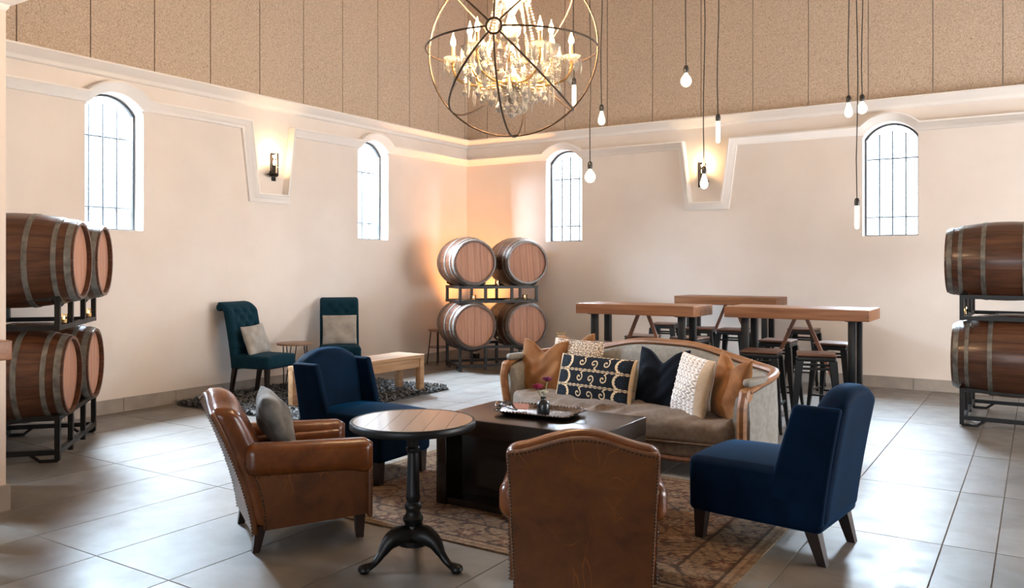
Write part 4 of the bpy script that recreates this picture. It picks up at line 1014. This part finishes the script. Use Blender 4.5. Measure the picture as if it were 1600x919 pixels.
drop_me = mesh('crystal_drop', lathe([(0.001, 0.0), (0.007, -0.009), (0.005, -0.016), (0.018, -0.040), (0.020, -0.052), (0.001, -0.080)], 6), 'crystal', 20)
spear_me = mesh('crystal_spear', lathe([(0.001, 0.0), (0.006, -0.01), (0.011, -0.055), (0.001, -0.115)], 6), 'crystal', 20)
ball_me = mesh('crystal_ball', lathe([(0.001, 0.0), (0.018, -0.009), (0.024, -0.024), (0.018, -0.039), (0.001, -0.048)], 10), 'crystal', 20)
def drop(kind, p, par=ch):
    me = {'d': drop_me, 's': spear_me, 'b': ball_me}[kind]; o = obj('crystal_drop', me, None, par, p, (0, 0, random.random()*3)); return o
def bead_string(pts):
    return J(*[T(lathe([(0.001, -0.008), (0.008, -0.002), (0.008, 0.002), (0.001, 0.008)], 6), tuple(p)) for p in resample(pts, 0.019)])
beads = []
NA = 12
bob = mesh('bobeche', lathe([(0.012, -0.010), (0.045, -0.004), (0.062, 0.016), (0.056, 0.018), (0.03, 0.006), (0.012, 0.006)], 12), 'crystal', 20)
slv = mesh('candle_sleeve', lathe([(0.012, 0), (0.012, 0.08), (0.009, 0.083)], 10), 'candle_sleeve', 40)
blb = mesh('flame_bulb', lathe([(0.006, 0.0), (0.015, 0.012), (0.0185, 0.026), (0.013, 0.048), (0.005, 0.068), (0.001, 0.088)], 10), 'flame_bulb', 60)
for k in range(NA):
    a = 2*PI*k/NA+0.13; up_ = k % 2 == 0
    Rk, zk = (0.375, -0.06) if up_ else (0.29, -0.03)
    ca, sa = math.cos(a), math.sin(a)
    P = lambda r, z: (r*ca, r*sa, z)
    ar = obj('arm', tube(smoothpts([P(0.06, -0.215), P(0.13, -0.225), P(0.22, -0.225), P(Rk-0.04, -0.19), P(Rk, -0.12), P(Rk, zk-0.005)], 6), 0.0075, 8), 'gilt', ch)
    obj('bobeche', bob, None, ar, P(Rk, zk)); obj('candle_sleeve', slv, None, ar, P(Rk, zk+0.006)); obj('flame_bulb', blb, None, ar, P(Rk, zk+0.088))
    for m_ in range(6):
        b_ = 2*PI*m_/6+a; drop('d' if m_ % 2 else 's', (Rk*ca+0.058*math.cos(b_), Rk*sa+0.058*math.sin(b_), zk+0.005), ch)
    for r_, z_, kd in ((Rk-0.01, -0.15, 'd'), (0.30, -0.215, 'd' if up_ else 's'), (0.235, -0.245, 's' if up_ else 'd'), (0.175, -0.25, 'd')):
        drop(kd, P(r_, z_)); beads.append(bead_string([P(r_, z_), P(r_, z_+0.05)]))
    a2 = a+2*PI/NA; Q = (0.31*math.cos(a2), 0.31*math.sin(a2), -0.05); p0 = P(0.31, -0.05)
    for sag in (0.10, 0.17): beads.append(bead_string([tuple(np.array(p0)*(1-t)+np.array(Q)*t-np.array((0, 0, sag*4*t*(1-t)))) for t in np.linspace(0, 1, 9)]))
    beads.append(bead_string([tuple(np.array((0.095*ca, 0.095*sa, 0.355))*(1-t)+np.array(P(Rk-0.03, -0.05))*t-np.array((0, 0, 0.17*4*t*(1-t)))) for t in np.linspace(0, 1, 12)]))
    drop('d', (0.23*math.cos(a+0.26), 0.23*math.sin(a+0.26), -0.09)); drop('d', (0.15*math.cos(a), 0.15*math.sin(a), -0.06))
for k in range(10):
    a = 2*PI*k/10; drop('d', (0.105*math.cos(a), 0.105*math.sin(a), 0.355))
    for R_, z_ in ((0.135, -0.275), (0.085, -0.32)):
        drop('d', (R_*math.cos(a+R_*9), R_*math.sin(a+R_*9), z_))
        beads.append(bead_string([(R_*math.cos(a+R_*9), R_*math.sin(a+R_*9), z_), (R_*0.7*math.cos(a), R_*0.7*math.sin(a), -0.22)]))
for k in range(5):
    a = 2*PI*k/5; drop('b', (0.045*math.cos(a), 0.045*math.sin(a), -0.36)); beads.append(bead_string([(0.045*math.cos(a), 0.045*math.sin(a), -0.36), (0.04*math.cos(a), 0.04*math.sin(a), -0.24)]))
drop('b', (0, 0, -0.385)); beads.append(bead_string([(0, 0, -0.38), (0, 0, -0.33)]))
obj('bead_strings', J(*beads), 'crystal', ch)['kind'] = 'stuff'
def point(name, loc, power, col, r, parent=None):
    l = bpy.data.lights.new(name, 'POINT'); l.energy = power; l.color = col; l.shadow_soft_size = r
    o = bpy.data.objects.new(name, l); COL.objects.link(o); o.location = loc
    if parent: o.parent = parent
    return o
for k in range(6):
    a = 2*PI*k/6+0.13; point('candle_light', (0.375*math.cos(a), 0.375*math.sin(a), 0.13), 30, (1.0, 0.66, 0.36), 0.03, ch)

# ---------------------------------------------------------------- bare bulb pendants
bulb_prof = {'globe': [(0.010, 0.0), (0.014, -0.014), (0.030, -0.034), (0.041, -0.058), (0.041, -0.075), (0.030, -0.098), (0.012, -0.109), (0.001, -0.111)],
             'teardrop': [(0.011, 0.0), (0.013, -0.016), (0.022, -0.045), (0.030, -0.075), (0.031, -0.092), (0.024, -0.112), (0.010, -0.122), (0.001, -0.124)],
             'tube': [(0.011, 0.0), (0.016, -0.012), (0.017, -0.03), (0.017, -0.16), (0.014, -0.175), (0.001, -0.182)]}
def pendant(kind, x, y, z, label):
    p = thing('bulb_pendant', label, 'pendant lamp', (x, y, z), 0, 'bare bulb pendants')
    bl = obj('bulb', lathe(bulb_prof[kind], 18), 'edison_bulb', p)
    obj('socket', lathe([(0.006, 0.055), (0.014, 0.05), (0.019, 0.035), (0.02, 0.012), (0.017, 0.0), (0.015, -0.006)], 14), 'socket_black', p)
    n = 14; H_ = ZC-z-0.03
    obj('cord', tube([(0.006*math.sin(k*1.1+x*7)*(1 if 0 < k < n else 0), 0.005*math.cos(k*1.7+y*5)*(1 if 0 < k < n else 0), 0.05+(H_-0.05)*k/n) for k in range(n+1)], 0.0042, 6), 'cord_black', p)
    obj('ceiling_rose', T(lathe([(0.01, -0.03), (0.04, -0.025), (0.045, 0.0)], 14), (0, 0, H_+0.029)), 'socket_black', p)
    point('bulb_light', (0, 0, -0.07), 1.2, (1.0, 0.66, 0.36), 0.04, p)
for a in (('globe', -2.902, 5.624, 2.19, 'globe bulb pendant hanging lowest beside the left of the back windows'),
          ('teardrop', -3.142, 6.302, 2.765, 'teardrop bulb pendant just right of the chandelier, at the cornice'),
          ('tube', -3.244, 5.998, 2.945, 'tube bulb pendant seen inside the right edge of the chandelier orb'),
          ('globe', -2.245, 5.928, 2.905, 'globe bulb pendant hanging highest, against the textured panels'),
          ('teardrop', -2.199, 6.195, 2.165, 'teardrop bulb pendant hanging in front of the back wall sconce'),
          ('tube', -2.173, 6.449, 2.61, 'tube bulb pendant just right of the back wall sconce niche'),
          ('teardrop', -1.288, 7.018, 2.76, 'teardrop bulb pendant above the right window, left of its pair'),
          ('globe', -1.251, 7.399, 2.83, 'globe bulb pendant above the right window, right of its pair'),
          ('tube', -1.157, 6.627, 1.90, 'tube bulb pendant hanging lowest, by the left edge of the right window')): pendant(*a)

# ---------------------------------------------------------------- wall sconces, corner uplight, small things at the back
def sconce(label, loc, rz, flip):
    s = thing('wall_sconce', label, 'wall lamp', loc, rz, 'glass cylinder sconces')      # local +y points into the room
    obj('back_plate', rbox(0.055, 0.018, 0.33, 0.004, 1), 'iron_black', s, (flip*-0.055, 0.010, 0.0))
    obj('bracket', J(beam((flip*-0.055, 0.018, -0.10), (0, 0.075, -0.10), 0.02), beam((0, 0.075, -0.10), (flip*0.085, 0.075, -0.10), 0.018), beam((flip*0.05, 0.075, -0.125), (flip*0.05, 0.075, -0.06), 0.016)), 'iron_black', s, smooth=0)
    obj('cup', T(lathe([(0.03, -0.125), (0.045, -0.115), (0.045, -0.085), (0.03, -0.08)], 18), (0, 0.085, 0)), 'iron_black', s)
    obj('glass_cylinder', T(lathe([(0.048, -0.115), (0.048, 0.15), (0.045, 0.15), (0.045, -0.11)], 24, False), (0, 0.085, 0)), 'lamp_glass', s)
    obj('candle', T(lathe([(0.011, -0.085), (0.011, 0.01), (0.008, 0.012)], 10), (0, 0.085, 0)), 'iron_black', s)
    obj('bulb', T(lathe([(0.006, 0.012), (0.014, 0.025), (0.016, 0.04), (0.010, 0.065), (0.001, 0.09)], 10), (0, 0.085, 0)), 'sconce_glow', s)
    point('sconce_light', (0, 0.085, 0.125), 5, (1.0, 0.68, 0.36), 0.025, s)
sconce('black iron sconce with glass cylinder on the left wall', (XL+0.001, 6.55, 2.60), -PI/2, 1)
sconce('black iron sconce with glass cylinder on the back wall', (-3.72, YB-0.001, 2.64), PI, -1)
ul = thing('corner_uplight', 'warm uplight on the floor behind the corner barrels', 'lamp', (-7.12, 10.06, 0))
obj('housing', lathe([(0.06, 0.0), (0.065, 0.01), (0.065, 0.12), (0.058, 0.12), (0.056, 0.07), (0.001, 0.06)], 20), 'iron_black', ul)
obj('lens', lathe([(0.055, 0.085), (0.055, 0.09)], 20), 'sconce_glow', ul)
sp = bpy.data.lights.new('uplight_beam', 'SPOT'); sp.energy = 340; sp.color = (1.0, 0.40, 0.11); sp.spot_size = 1.3; sp.spot_blend = 1.0; sp.shadow_soft_size = 0.05
so = bpy.data.objects.new('uplight_beam', sp); COL.objects.link(so); so.parent = ul; so.location = (0, 0, 0.13); so.rotation_euler = (PI, 0, 0)
cs = thing('corner_stool', 'thin-legged little stool at the left wall beside the corner barrels', 'stool', (-7.36, 9.45, 0), 0.2)
obj('seat', lathe([(0.13, 0.48), (0.14, 0.485), (0.14, 0.505), (0.13, 0.51)], 24), 'side_wood', cs)
for k in range(4):
    a = k*PI/2+0.4; obj('leg', tube([(0.1*math.cos(a), 0.1*math.sin(a), 0.485), (0.155*math.cos(a), 0.155*math.sin(a), 0.003)], 0.008, 6), 'iron_black', cs)
obj('ring_brace', ring(0.125, X, Y, 0.005, 24, (0, 0, 0.25)), 'iron_black', cs)
ln_ = thing('brass_lantern', 'slim brass frame lantern behind the left end of the sofa', 'lantern', (-5.25, 9.35, 0), 0.5714)
for sx in (-1, 1):
    for sy in (-1, 1): obj('upright', rbox(0.012, 0.012, 0.54, 0.002, 1), 'brass', ln_, (sx*0.05, sy*0.05, 0.285))
obj('top_frame', J(*[beam(a, b, 0.014) for a, b in (((-0.056, -0.05, 0.55), (0.056, -0.05, 0.55)), ((-0.056, 0.05, 0.55), (0.056, 0.05, 0.55)), ((-0.05, -0.056, 0.55), (-0.05, 0.056, 0.55)), ((0.05, -0.056, 0.55), (0.05, 0.056, 0.55)))]), 'brass', ln_)
obj('base', rbox(0.12, 0.12, 0.02, 0.003, 1), 'brass', ln_, (0, 0, 0.01))
obj('candle', lathe([(0.03, 0.02), (0.03, 0.16), (0.004, 0.162)], 14), 'candle_wax', ln_)
